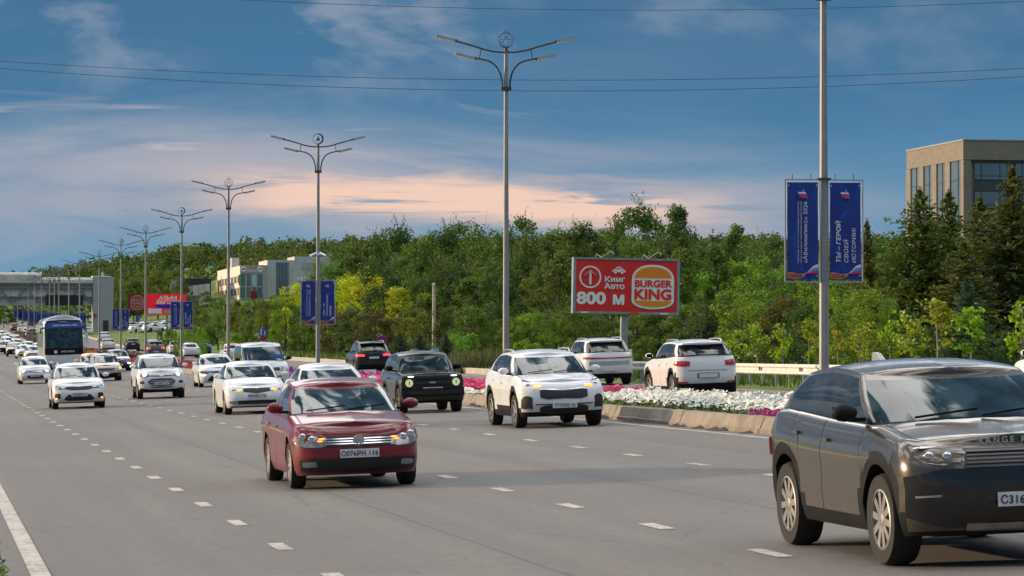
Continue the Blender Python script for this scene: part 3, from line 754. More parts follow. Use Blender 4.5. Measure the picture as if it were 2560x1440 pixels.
mq = MB(); mq.box((0, 0, 0), (1.62, .06, zt_ - zl - 1.1), M_bglass if False else pm('hazy bridge glazing', (.36, .37, .34), .35, var=.25, scale=.8)); mqm = mq.mesh('panel')
LB = 44.0
bx(fb, 'floor_beam', -LB, -.02, 0.2, 3.8, za, za + .55, M_greyp)
bx(fb, 'inner_wall', -LB, -.02, 1.2, 3.6, za + .56, zt_ - .4, M_poly)
bx(fb, 'mid_beam', -LB, -.02, -.05, .35, zl - .18, zl + .12, pm('bridge steel', (.17, .18, .19), .6, var=.2))
bx(fb, 'low_beam', -LB, -.02, -.05, .35, zm - .02, zm + .10, MATS['bridge steel'])
n = int(LB / 1.68)
for k in range(n):
    x = -.9 - k * 1.68
    o = link('panel', mpm, fb, (x, .42, (zl + zm) / 2 - .03)); o = link('panel', mqm, fb, (x, .42, (zt_ - 1.0 + zl) / 2 + .1))
    o = link('lower_panel', mpm, fb, (x, .42, (zm + za) / 2 + .2)); o.scale = (1, 1, max(.3, (zm - za - .5) / (zl - zm)))
for k in range(int(LB / 4.9)):
    x = -2.5 - k * 4.9
    mb = MB(); mb.beam((x, .15, zl - .1), (x - 2.3, .15, zm - 1.0 + .9 - .9), .22, MATS['bridge steel']); mb.obj('truss_brace', fb)
    mb = MB(); mb.beam((x, .1, zl - .1), (x + 2.3, .1, zm - 1.0), .22, MATS['bridge steel']); mb.obj('truss_brace', fb)
mb = MB(); mb.prism([(-.2, zt_ - 1.05), (-.15, zt_ - .45), (.15, zt_ - .1), (.6, zt_ + .02), (3.6, zt_), (3.6, zt_ - 1.0)], 15.6, M_poly)
for i, v in enumerate(mb.v): mb.v[i] = (-.02 - v[1], v[0], v[2])
mb.obj('roof', fb)
mb = MB(); mb.prism([(-.25, zt_ - 1.05), (-.2, zt_ + .45), (.15, zt_ + .8), (.6, zt_ + .95), (3.7, zt_ + .9), (3.7, zt_ - 1.0)], LB - 9.4, M_poly)
for i, v in enumerate(mb.v): mb.v[i] = (-9.4 - v[1], v[0], v[2])
mb.obj('roof', fb)
bx(fb, 'screen', px2w(115, YB) - X0, px2w(207, YB) - X0, -.6, -.25, ztop(764, YB) - zb, ztop(738, YB) - zb, pm('dark screen', (.012, .011, .013), .6, var=.2))
mb = MB()
for k in range(int(LB / .8)): mb.box((-.4 - k * .8, -.02, za + 1.0), (.05, .05, .9), MATS['bridge steel'])
mb.box((-LB / 2, -.02, za + 1.47), (LB, .06, .06), MATS['bridge steel']); stuff(mb.obj('railing', fb))
# pier of the bridge on the near side (out of view on the left)
bx(fb, 'pier', -LB + .3, -LB + 2.5, .8, 3.0, -1.5, za, M_tower)

# ---- burger logo used on the signs
def burger_logo(parent, cx, cz, w, h, y, mw, mo, mr, letters=True):
    hw = w / 2; hh = h / 2
    def dome(hw_, z0, z1, bulge, flip):
        pts = []
        for k in range(15):
            t = pi * k / 14; x = -hw_ * cos(t) ; e = abs(cos(t)) ; z = (1 - e ** 2.4) ** .55
            pts.append((cx + x, z0 + (z1 - z0) * z))
        return pts
    outer = dome(hw, cz + hh * .36, cz + hh, 1, 0) + [(p[0], 2 * cz - p[1]) for p in reversed(dome(hw, cz + hh * .62, cz + hh, 1, 0))]
    mb = MB(); mb.prism(outer, .02, mw, off=y - .02); lo = mb.obj('logo_plate', parent)
    mb = MB(); mb.prism(dome(hw * .885, cz + hh * .40, cz + hh * .90, 1, 0), .012, mo, off=y - .035); mb.obj('bun', lo)
    mb = MB(); mb.prism([(p[0], 2 * cz - p[1]) for p in reversed(dome(hw * .885, cz + hh * .62, cz + hh * .90, 1, 0))], .012, mo, off=y - .035); mb.obj('bun', lo)
    for tx, z, size in (('BURGER', cz - hh * .0, .41 * h / 1.9), ('KING', cz - hh * .555, .61 * h / 1.9)):
        me = text_mesh(tx, size, mr, bold=.045, depth=.006)
        o = link('lettering', me, lo, (cx, y - .03, z)); wd = max(v.co.x for v in me.vertices) - min(v.co.x for v in me.vertices)
        o.scale = (hw * 1.76 / wd, 1, 1)
# ---- big red billboard
YB1 = 175; pxp = 1559
X = px2w(pxp, YB1); z = land_z(X, YB1) - .2
bb = thing('billboard', 'red roadside billboard with a white arrow and burger logo on a single post', 'billboard', (X, YB1, z), radians(9))
bb.rotation_euler = (0, radians(1.0), radians(9))
z0 = ztop(783, YB1) - z; z1 = ztop(647, YB1) - z; cx = px2w(1561, YB1) - X
PW, PH = 6.0, z1 - z0 - .16; lx = cx - PW / 2
mb = MB(); mb.prism([(-.20, 0), (-.20, z0 - .25), (.20, z0 - .25), (.20, 0)], .36, M_steel, off=-.1); mb.obj('post', bb)
mb = MB(); mb.box((0, .08, z0 - .12), (.34, .3, .26), M_frameg); mb.obj('post_head', bb)
bx(bb, 'panel', lx, lx + PW, -.2, .3, z0 + .08, z0 + .08 + PH, M_bred)
for nm, a in (('frame_bar', (lx - .16, lx + PW + .16, z0 - .06, z0 + .078)), ('frame_bar', (lx - .16, lx + PW + .16, z0 + PH + .082, z0 + PH + .20)), ('frame_bar', (lx - .16, lx - .002, z0 + .08, z0 + PH + .08)), ('frame_bar', (lx + PW + .002, lx + PW + .17, z0 + .08, z0 + PH + .08))):
    bx(bb, nm, a[0], a[1], -.24, .34, a[2], a[3], M_frameg)
for k in range(1, 34):      # the turning slats' joints
    pass
gz_ = MB()
for k in range(1, 40): gz_.box((lx + PW * k / 40, -.2035, z0 + .08 + PH / 2), (.012, .006, PH), M_dred)
stuff(gz_.obj('slat_joints', bb))
fy = -.21; bz = z0 + .08
mb = MB(); N = 36; R0, R1 = .56, .65; ccx, ccz = lx + .85, bz + PH * .66
for k in range(N):
    t0, t1 = 2 * pi * k / N, 2 * pi * (k + 1) / N
    mb.prism([(ccx + R0 * cos(t0), ccz + R0 * sin(t0)), (ccx + R1 * cos(t0), ccz + R1 * sin(t0)), (ccx + R1 * cos(t1), ccz + R1 * sin(t1)), (ccx + R0 * cos(t1), ccz + R0 * sin(t1))][::-1], .016, M_bwhite, off=fy - .012)
mb.obj('arrow_ring', bb)
mb = MB(); mb.beam((ccx, fy - .004, ccz - .43), (ccx, fy - .004, ccz + .34), .13, M_bwhite, .016)
for sgn in (-1, 1): mb.beam((ccx, fy - .006, ccz + .40), (ccx + sgn * .33, fy - .006, ccz + .08), .13, M_bwhite, .016)
mb.obj('arrow', bb)
mb = MB(); kx, kz = lx + 2.53, bz + PH * .79
mb.prism([(kx - .38, kz - .08), (kx - .37, kz + .05), (kx - .22, kz + .09), (kx - .12, kz + .22), (kx + .02, kz + .25), (kx + .16, kz + .20), (kx + .26, kz + .08), (kx + .39, kz + .03), (kx + .40, kz - .08)], .012, M_bwhite, off=fy - .01)
for a in (-.20, .20): mb.lathe([(.115, -.012), (.115, .0)], M_bred, 14, 'Y', (kx + a, fy - .004, kz - .10)); mb.lathe([(.08, -.02), (.08, .0)], M_bwhite, 14, 'Y', (kx + a, fy - .004, kz - .10))
mb.prism([(kx - .17, kz + .09), (kx - .09, kz + .18), (kx - .01, kz + .19), (kx - .01, kz + .09)], .012, M_bred, off=fy - .016); mb.prism([(kx + .03, kz + .09), (kx + .03, kz + .19), (kx + .12, kz + .16), (kx + .18, kz + .09)], .012, M_bred, off=fy - .016)
mb.obj('car_symbol', bb)
def fit(o, wid):
    vs = [v.co.x for v in o.data.vertices]; w = max(vs) - min(vs); o.scale = (wid / w, 1, 1)
for tx, sz, xx, zz_, wd in (('Кинг', .45, 2.29, .575, 1.2), ('Авто', .45, 2.29, .44, 1.2), ('800', .96, .92, .145, 1.74), ('м', .96, 2.54, .145, .68)):
    o = lettering(tx, sz, M_bwhite, bb, (lx + xx, fy - .006, bz + PH * zz_), bold=(.026 if sz < .5 else .042), depth=.006); fit(o, wd)
burger_logo(bb, lx + 4.57, bz + PH * .49, 2.52, PH * .86, fy, M_bwhite, M_bor, M_bred)
for xx in (1.45, 4.25):
    mb = MB(); zt2 = z0 + PH + .2
    mb.tube([(lx + xx - .28, .1, zt2 - .05), (lx + xx - .22, .0, zt2 + .22), (lx + xx + .02, -.3, zt2 + .0), (lx + xx + .5, -.8, zt2 + .36), (lx + xx + .66, -.9, zt2 + .2)], .03, M_kerb2, 6)
    mb.box((lx + xx + .70, -.95, zt2 + .12), (.26, .16, .10), M_dk); mb.obj('floodlight_arm', bb)
for xx, w_ in ((.3, .45), (5.0, .5), (3.2, .5)): bx(bb, 'owner_plate', lx + xx, lx + xx + w_, -.26, -.242, z0 - .03, z0 + .05, M_bwhite if xx != 3.2 else M_bred)

# ---- distant bright red billboard
YB2 = 465; X = px2w(417, YB2); z = land_z(X, YB2) - .2
bb = thing('billboard', 'bright red billboard with blue wedge and slanted white lettering above parked cars', 'billboard', (X, YB2, z), radians(4))
z0 = ztop(788, YB2) - z; z1 = ztop(735, YB2) - z
mb = MB(); mb.box((0, .2, z0 / 2), (.34, .34, z0), M_steel); mb.obj('post', bb)
bx(bb, 'panel', -3.05, 3.0, -.15, .25, z0, z1, M_ared)
mb = MB(); mb.prism([(-2.2, z0 + 1.62), (-1.1, z0 + 1.05), (3.0, z0 + 1.05), (3.0, z0 + 1.95), (-.6, z0 + 1.62)], .01, M_ablue, off=-.17); mb.obj('blue_wedge', bb)
lettering('АЛЬФА', .78, M_bwhite, bb, (.15, -.185, z0 + 2.42), bold=.035, shear=.3); lettering('ВЫГОДЫ', .78, M_bwhite, bb, (.1, -.185, z0 + 1.78), bold=.035, shear=.3)
mb = MB(); mb.prism([(-2.85, z0 + .25), (-2.85, z0 + 1.05), (-1.8, z0 + .98), (-.75, z0 + 1.05), (-.85, z0 + .65), (-.75, z0 + .25), (-1.8, z0 + .32)], .01, M_bwhite, off=-.18); mb.obj('white_ribbon', bb)
for tag_z in (0.12,): bx(bb, 'lower_strip', -3.05, 3.0, -.17, -.152, z0 - .02, z0 + .1, M_frameg)
bx(bb, 'small_label', -.45, .9, -.17, -.152, z0 + .3, z0 + .8, M_dwhite)
# ---- distant dark red burger sign
YB3 = 470; X = px2w(343, YB3); z = land_z(X, YB3) - .2
bb = thing('billboard', 'square faded dark red sign with a burger logo left of the bright red billboard', 'billboard', (X, YB3, z), radians(3))
z0 = ztop(778, YB3) - z; z1 = ztop(735, YB3) - z
mb = MB(); mb.box((1.25, .2, z0 / 2), (.3, .3, z0), M_steel); mb.obj('post', bb)
bx(bb, 'panel', -1.5, 1.5, -.1, .25, z0, z1, M_dred)
burger_logo(bb, 0, (z0 + z1) / 2, 2.0, (z1 - z0) * .86, -.11, M_dwhite, M_dor, M_dred)

# ---- guardrail of the far carriageway
gl = thing('guardrail', 'low galvanised guardrail catching the sun beside the far carriageway', 'guardrail', (*xy(8.5, 90), 0))
def gz(s): 
    X, Y = xy(8.55, s); return X, Y, land_z(X, Y) + .06
o0 = gl.location
mb = MB()
prof = [(-.02, -.16), (.035, -.13), (.035, -.07), (-.03, -.03), (-.03, .03), (.035, .07), (.035, .13), (-.02, .16)]
ss = [62 + 2.0 * k for k in range(30)]
for s in ss:
    X, Y, z = gz(s)
    for d, h in prof:
        mb.v.append((X - CA * d - o0.x, Y - SA * d - o0.y, z + .56 + h - o0.z))
m = len(prof)
for i in range(len(ss) - 1):
    for k in range(m - 1):
        a = i * m + k; mb.face((a, a + 1, a + m + 1, a + m), pm('zinc rail', (.66, .64, .60), .55, .12, var=.12))
mb.obj('rail', gl, True, 30)
for k in range(39):
    X, Y, z = gz(62.5 + 1.48 * k); mb = MB(); mb.box((X + .10 * CA - o0.x, Y + .10 * SA - o0.y, z + .28 - o0.z), (.09, .12, .78), M_steel); mb.obj('post', gl)
    if k % 3 == 0:
        mb = MB(); mb.box((X - .03 * CA - o0.x, Y - .03 * SA - o0.y, z + .57 - o0.z), (.03, .16, .10), M_trim); mb.obj('reflector', gl)
# ---- white delineator post by the guardrail end
X, Y, z = gz(117); X = px2w(1576, Y); mb = MB(); mb.box((X, Y, z + .55), (.13, .10, 1.25), M_bwhite); mb.box((X, Y - .052, z + .55), (.06, .01, .10), M_trim)
tag(mb.obj('marker_post'), 'slim white marker post at the end of the guardrail', 'marker post')
# ---- low grey wall at the back of the grass strip
mb = MB()
for k in range(22):
    Y = 196 + k * 4.2; X, Yv = xy(EDGE(Y) + 7.5 + (Y - 196) * .02, Y / CA + 4)
    mb.v += [(X, Yv, land_z(X, Yv) - .2), (X, Yv, land_z(X, Yv) + .42), (X + .35, Yv, land_z(X, Yv) + .42), (X + .35, Yv, land_z(X, Yv) - .2)]
for k in range(21):
    for j in range(3): a = 4 * k + j; mb.face((a, a + 1, a + 5, a + 4), M_kerb2)
tag(mb.obj('low_wall'), 'low grey concrete wall behind the bright grass strip', 'wall')
# ---- far thin signs
def sign(name, label, px, Y, parts, pole_top, rot=AH, grp=None):
    X = px2w(px, Y); z = land_z(X, Y)
    t = thing(name, label, 'road sign', (X, Y, z), rot, grp)
    mb = MB(); mb.tube([(0, .05, -.2), (0, .05, ztop(pole_top, Y) - z)], .04, M_steel, 8); mb.obj('pole', t)
    for nm, kind, cy, w_, h_, mat in parts:
        zc = ztop(cy, Y) - z; mb = MB()
        if kind == 'round': mb.lathe([(w_ / 2, -.02), (w_ / 2, .01)], mat, 24, 'Y', (0, 0, zc))
        else: mb.box((0, 0, zc), (w_, .025, h_), mat)
        p = mb.obj(nm, t)
        if kind == 'round':      # no stopping: red ring and cross on blue
            mb = MB(); r0, r1 = w_ * .39, w_ * .505
            for k in range(24):
                a, b_ = 2 * pi * k / 24, 2 * pi * (k + 1) / 24
                mb.prism([(r0 * cos(a), zc + r0 * sin(a)), (r0 * cos(b_), zc + r0 * sin(b_)), (r1 * cos(b_), zc + r1 * sin(b_)), (r1 * cos(a), zc + r1 * sin(a))], .012, MATS['sign red'], off=-.034)
            for q in (1, -1): mb.beam((-r0 * .72, -.03, zc - q * r0 * .72), (r0 * .72, -.03, zc + q * r0 * .72), w_ * .11, MATS['sign red'], .012)
            mb.obj('red_cross', p)
    return t
M_sblue = pm('sign blue', (.02, .10, .36), .5, var=.05); M_sred = pm('sign red', (.55, .03, .06), .5, var=.05); M_sblue2 = pm('sign deep blue', (.04, .05, .42), .5, var=.05)
sign('road_sign', 'round red and blue no stopping sign with a white plate behind the black SUV', 955, 200, [('disc', 'round', 850, .62, 0, M_sblue2), ('plate', 'sq', 868, .58, .32, M_bwhite)], 836)
t = sign('road_sign', 'square blue lane sign above a small no stopping disc and white plate', 657, 245, [('lane_plate', 'sq', 829, .62, .62, M_sblue), ('disc', 'round', 846, .46, 0, M_sblue2), ('plate', 'sq', 857, .46, .22, M_bwhite)], 818)
zc = ztop(829, 245) - t.location.z
mb = MB(); mb.beam((-.14, -.03, zc - .26), (-.14, -.03, zc + .24), .07, M_bwhite, .012); mb.beam((.16, -.03, zc - .26), (.16, -.03, zc + .05), .07, M_bwhite, .012); mb.beam((.16, -.031, zc + .05), (-.02, -.031, zc + .2), .07, M_bwhite, .012); mb.obj('lane_arrows', t)
sign('road_sign', 'blue parking sign over striped plates left of the red billboard post', 344, 420, [('plate', 'sq', 798, .55, .7, M_sblue), ('plate', 'sq', 811, .5, .32, M_bwhite), ('plate', 'sq', 819, .5, .3, M_bwhite)], 790)
sign('road_sign', 'small blue and white sign on the grass left of the lift tower', 226, 520, [('plate', 'sq', 799, .5, .5, M_bwhite), ('plate', 'sq', 806, .5, .3, M_sblue)], 794)
# ---- pale concrete column before the trees
Y = 188; X = px2w(1085, Y); z = land_z(X, Y); h = ztop(712, Y) - z
t = thing('light_column', 'pale concrete column topped by a small white lamp before the trees', 'light column', (X, Y, z))
mb = MB(); mb.tube([(0, 0, -.2), (0, 0, h)], [.13, .10], M_kerb2, 8); mb.obj('column', t, True); mb = MB(); mb.box((-.03, -.05, h + .05), (.2, .22, .16), M_bwhite); mb.obj('lamp', t)
for o in list(COL.objects):
    if '_z' in o: del o['_z']
# ================================================================ trees
def leaf_mat(name, stuff_=False):
    m = bpy.data.materials.new(name); m.use_nodes = True; nt = NT(m.node_tree)
    out = nt.n['Material Output']; nt.n.remove(nt.n['Principled BSDF'])
    oi = nt.add('ShaderNodeObjectInfo'); g = nt.add('ShaderNodeNewGeometry'); t = nt.add('ShaderNodeTexCoord').outputs['Object']
    base = oi.outputs['Color']
    if stuff_:
        ps = g.outputs['Position']
        n1 = nt.noise(nt.scaled(ps, .09, .05, .09), 1.0, 2, .5); n2 = nt.noise(nt.scaled(ps, .02, .012, .02), 1.0, 2, .5)
        base = nt.mix(nt.smooth(n1, .38, .62), (0.040, 0.078, 0.028), (0.074, 0.124, 0.034))
        base = nt.mix(nt.smooth(n2, .5, .65, 0, .5), base, (0.085, 0.115, 0.022))
    cl = nt.noise(t, 5.0 if not stuff_ else .5, 2, .5)
    col = nt.mix(nt.smooth(cl, .38, .62, 0, .85), base, nt.mix(1.0, base, (1.7, 1.5, 1.0), 'MULTIPLY'))
    col = nt.mix(nt.math('MULTIPLY', g.outputs['Random Per Island'], .55), col, nt.mix(1.0, col, (.42, .48, .5), 'MULTIPLY'))
    df = nt.add('ShaderNodeBsdfDiffuse'); tr = nt.add('ShaderNodeBsdfTranslucent'); gs = nt.add('ShaderNodeBsdfGlossy')
    nt.l.new(col, df.inputs[0]); nt.l.new(nt.mix(1.0, col, (1.5, 1.35, .5), 'MULTIPLY'), tr.inputs[0])
    gs.inputs['Roughness'].default_value = .45; gs.inputs[0].default_value = (.6, .6, .6, 1)
    mx = nt.add('ShaderNodeMixShader'); mx.inputs[0].default_value = .32; nt.l.new(df.outputs[0], mx.inputs[1]); nt.l.new(tr.outputs[0], mx.inputs[2])
    m2 = nt.add('ShaderNodeMixShader'); m2.inputs[0].default_value = .035; nt.l.new(mx.outputs[0], m2.inputs[1]); nt.l.new(gs.outputs[0], m2.inputs[2])
    nt.l.new(m2.outputs[0], out.inputs[0])
    return m
M_leaf = leaf_mat('foliage'); M_leaff = leaf_mat('far foliage', True)
M_bark = pm('bark', (.075, .06, .045), .95, var=.4, scale=6, bump=.5); M_birch = pm('pale bark', (.22, .19, .16), .9, var=.4, scale=9)
def leaf(mb, p, sz, r, nrm=None, asp=.62):
    n = Vector((r.gauss(0, 1), r.gauss(0, 1), r.gauss(0, 1)))
    if nrm is not None: n = n * .55 + nrm
    n.normalize(); a = n.orthogonal().normalized(); t = r.uniform(0, 6.28); c = n.cross(a)
    u = (a * cos(t) + c * sin(t)) * sz; v = n.cross(u).normalized() * sz * asp
    mb.v += [tuple(p - u), tuple(p + v - u * .1 - n * sz * .15), tuple(p + u), tuple(p - v - u * .1 - n * sz * .15)]
    b = len(mb.v) - 4; mb.f.append((b, b + 1, b + 2, b + 3)); mb.m.append(0)
def crown_mesh(seed, kind, nleaf, lsz):
    """unit tree: height 1, crown radius about .3"""
    r = random.Random(seed); mb = MB(); mb.ms = [M_leaf]
    cl = []
    ncl = dict(round=46, column=40, loose=54, bush=36)[kind]
    for k in range(ncl):
        t = r.random()
        if kind == 'round': z = .20 + .78 * t; R = .30 * sqrt(max(.04, 1 - ((z - .52) / .50) ** 2))
        elif kind == 'column': z = .10 + .88 * t; R = .20 * (1.05 - t) ** .7 + .02
        elif kind == 'loose': z = .18 + .80 * t; R = .27 * sqrt(max(.05, 1 - ((z - .55) / .47) ** 2)) * r.uniform(.8, 1.25)
        else: z = .05 + .90 * t; R = .62 * sqrt(max(.05, 1 - ((z - .25) / .78) ** 2))
        a = r.uniform(0, 6.28); q = R * sqrt(r.uniform(.12, 1.0))
        cr = (.075 if kind != 'column' else .06) * r.uniform(.7, 1.45) * (1.0 if kind != 'bush' else 1.9)
        cl.append((Vector((q * cos(a), q * sin(a), z)), cr))
    for k in range(nleaf):
        c, cr = r.choice(cl)
        d = Vector((r.gauss(0, 1), r.gauss(0, 1), r.gauss(0, .85))).normalized()
        p = c + d * cr * r.uniform(.35, 1.08) ** .6
        leaf(mb, p, lsz * r.uniform(.6, 1.35), r, d + Vector((0, 0, .35)))
    if kind == 'loose' or kind == 'round':      # stray twigs breaking the outline
        for k in range(26):
            c, cr = r.choice(cl); 
            if c.z < .6: continue
            d = Vector((r.gauss(0, .6), r.gauss(0, .6), 1)).normalized(); L = r.uniform(.06, .14)
            for q in range(9): leaf(mb, c + d * (cr + L * q / 9) + Vector((r.gauss(0, .008), r.gauss(0, .008), 0)), lsz * .7, r)
    return mb.mesh('crown')
def trunk_mesh(seed, kind, mat):
    r = random.Random(seed); mb = MB()
    top = .8 if kind != 'column' else .9
    pts = [(r.gauss(0, .006) * k, r.gauss(0, .006) * k, top * k / 6 - .01) for k in range(7)]
    mb.tube(pts, [.018 * (1 - .8 * k / 6) + .002 for k in range(7)], mat, 7)
    for k in range(9):
        z = r.uniform(.22, .7); a = r.uniform(0, 6.28); L = r.uniform(.12, .26)
        mb.tube([(0, 0, z), (L * .5 * cos(a), L * .5 * sin(a), z + L * .5), (L * cos(a), L * sin(a), z + L * .8)], [.007, .004, .002], mat, 5, False)
    return mb.mesh('trunk', True, 60)
def conifer_mesh(seed, n_w=26, spread=.23, lsz=.016):
    r = random.Random(seed); mb = MB(); mb.ms = [M_leaf]
    for w in range(n_w):
        t = w / (n_w - 1); z = .07 + .90 * t ** .92; R = spread * (1 - t) ** .72 * r.uniform(.75, 1.15) + .010
        nb = max(4, int(11 - 6 * t)); a0 = r.uniform(0, 6.28)
        for k in range(nb):
            a = a0 + 6.283 * k / nb + r.gauss(0, .2); L = R * r.uniform(.55, 1.3); d = Vector((cos(a), sin(a), 0)); s_ = Vector((-sin(a), cos(a), 0))
            m = max(4, int(L / .0125))
            for q in range(m):
                f = (q + .6) / m; zz = z - L * .22 * f + L * .30 * f * f + r.gauss(0, .010)
                wd = L * .34 * (1 - f * .7)
                for sd_ in (-1, 1):
                    p = d * (L * f) + s_ * sd_ * wd * r.uniform(.05, 1) + Vector((0, 0, zz - r.uniform(0, .012)))
                    leaf(mb, p, lsz * r.uniform(.7, 1.3), r, Vector((0, 0, 1)), .38)
    for k in range(8): leaf(mb, Vector((r.gauss(0, .003), r.gauss(0, .003), .955 + .006 * k)), lsz * .8, r, None, .3)
    return mb.mesh('crown')
def sapling_mesh(seed):
    r = random.Random(seed); mb = MB(); mb.ms = [M_leaf]; tr = MB()
    tr.tube([(0, 0, -.02), (r.gauss(0, .01), 0, .35), (r.gauss(0, .02), r.gauss(0, .02), .9)], [.016, .013, .004], M_birch, 6)
    for k in range(17):
        z = r.uniform(.30, .9); a = r.uniform(0, 6.28); L = r.uniform(.10, .30) * (1.12 - z * .6)
        e = Vector((L * cos(a), L * sin(a), z + L * .55)); tr.tube([(0, 0, z), tuple(e)], [.005, .002], M_birch, 4, False)
        for q in range(17):
            f = r.uniform(.3, 1.1); p = Vector((0, 0, z)).lerp(e, f) + Vector((r.gauss(0, .034), r.gauss(0, .034), r.gauss(0, .034)))
            leaf(mb, p, r.uniform(.020, .038), r, Vector((-.3, -.4, .5)), .75)
    return mb.mesh('crown'), tr.mesh('trunk', True)
CR = dict(round=[crown_mesh(11 + k, 'round', 6400, .0128) for k in range(4)], loose=[crown_mesh(31 + k, 'loose', 5600, .0128) for k in range(4)],
          column=[crown_mesh(51 + k, 'column', 5000, .0118) for k in range(3)], bush=[crown_mesh(71 + k, 'bush', 4200, .027) for k in range(3)])
TK = dict(round=[trunk_mesh(1, 'round', M_bark)], loose=[trunk_mesh(2, 'loose', M_bark), trunk_mesh(3, 'loose', M_birch)], column=[trunk_mesh(4, 'column', M_bark)])
CF = [conifer_mesh(91 + k, 38, .28 + .025 * k, .019) for k in range(3)]
CT = trunk_mesh(9, 'column', M_bark)
SP = [sapling_mesh(201 + k) for k in range(4)]
TR = random.Random(77)
COLS = dict(dark=(.048, .098, .030), mid=(.080, .155, .034), olive=(.095, .145, .030), bright=(.130, .250, .030), yellow=(.34, .42, .020), blue=(.055, .095, .078), spruce=(.070, .105, .038), sap=(.22, .33, .038), brown=(.085, .075, .04))  # yellow tone paints sunlit crowns into the leaf colour
KINDW = dict(dark='dark green', mid='mid green', olive='olive green', bright='bright green', yellow='yellow green', blue='blue grey', spruce='dark', sap='yellow green', brown='brownish')
def place_tree(kind, px, Y, ytop, wpx, tone, label, name='deciduous_tree', cat='tree', group='trees beyond the far carriageway', base=None):
    X = px2w(px, Y); z = land_z(X, Y) - .1
    h = (ztop(ytop, Y) - z) * (1.0 if kind in ('conifer', 'sapling', 'bush') else .955); p = FPX / Y
    R = {'round': .33, 'loose': .30, 'column': .21, 'bush': .66, 'conifer': .24, 'sapling': .26}[kind]
    w = (wpx / 2 / p) / R
    t = thing(name, label, cat, (X, Y, z), TR.uniform(0, 6.28), group)
    if kind == 'conifer': cm, tm = TR.choice(CF), CT
    elif kind == 'sapling': cm, tm = TR.choice(SP)
    else: cm = TR.choice(CR[kind]); tm = TR.choice(TK[kind]) if kind in TK else None
    if kind == 'conifer': w *= 1.3
    c = link('crown', cm, t); c.scale = (w, w * TR.uniform(.9, 1.1), h); c.color = (*[v * TR.uniform(.85, 1.15) for v in COLS[tone]], 1)
    if tm: k = link('trunk', tm, t); s_ = max(w, h * .45); k.scale = (s_, s_, h)
    return t
# how each tree is told apart: shape word + colour + the landmark it stands by
def near_mark(px):
    M = [(520, 'beyond the grass bank'), (600, 'left of the fourth lamp post'), (700, 'behind the blue lane sign'), (770, 'just left of the third lamp post'), (850, 'just right of the third lamp post'), (960, 'behind the no stopping sign'), (1070, 'left of the pale concrete column'), (1150, 'right of the pale concrete column'),
         (1250, 'just left of the second lamp post'), (1340, 'just right of the second lamp post'), (1420, 'left of the red billboard'), (1560, 'behind the red billboard'), (1700, 'at the right end of the red billboard'), (1800, 'right of the red billboard'), (1950, 'left of the blue banners'), (2060, 'behind the nearest lamp post'), (2180, 'right of the blue banners'), (2300, 'below the brick building corner'), (2440, 'in front of the brick building'), (9999, 'at the right edge')]
    for a, s_ in M:
        if px < a: return s_
SEEN = {}
def lab(shape_, tone, px, ytop, row):
    base = '%s %s tree %s' % (shape_, KINDW[tone], near_mark(px))
    extra = {0: 'on the skyline', 1: 'in the middle row', 2: 'in front'}[row]
    l = base + ' ' + extra
    if len(l.split()) > 13: l = base
    k = SEEN.get(l, 0); SEEN[l] = k + 1
    if k: l = l + (', %s one' % ('second', 'third', 'fourth', 'fifth', 'sixth', 'seventh')[k - 1])
    return l
def front_Y(px, u=14.5): return (u * 1.02 + OX) / ((px - 1280) / FPX + TA)
# skyline row
for px, yt, w, tone, kind in ((868, 600, 130, 'mid', 'round'), (925, 585, 140, 'dark', 'round'), (985, 565, 150, 'dark', 'loose'), (1045, 590, 140, 'mid', 'round'), (1105, 572, 140, 'dark', 'loose'), (1170, 552, 150, 'mid', 'loose'), (1225, 565, 140, 'dark', 'round'), (1285, 538, 140, 'mid', 'loose'), (1345, 572, 150, 'dark', 'round'),
        (1405, 568, 140, 'mid', 'loose'), (1465, 556, 150, 'dark', 'round'), (1530, 566, 140, 'mid', 'loose'), (1585, 512, 150, 'dark', 'loose'), (1640, 530, 150, 'mid', 'round'), (1697, 508, 110, 'mid', 'column'), (1715, 560, 120, 'dark', 'loose'), (1837, 553, 90, 'mid', 'column'), (1785, 608, 130, 'dark', 'round'), (1880, 600, 140, 'dark', 'round'), (1945, 592, 150, 'mid', 'loose'),
        (2010, 600, 150, 'dark', 'round'), (2085, 604, 160, 'mid', 'loose'), (2160, 612, 150, 'dark', 'round'), (2225, 600, 150, 'mid', 'loose')):
    Y = max(TR.uniform(262, 300), front_Y(px) + 65)
    place_tree(kind, px, Y, yt, w * 1.12, tone, lab({'round': 'broad', 'loose': 'tall ragged', 'column': 'narrow'}[kind], tone, px, yt, 0))
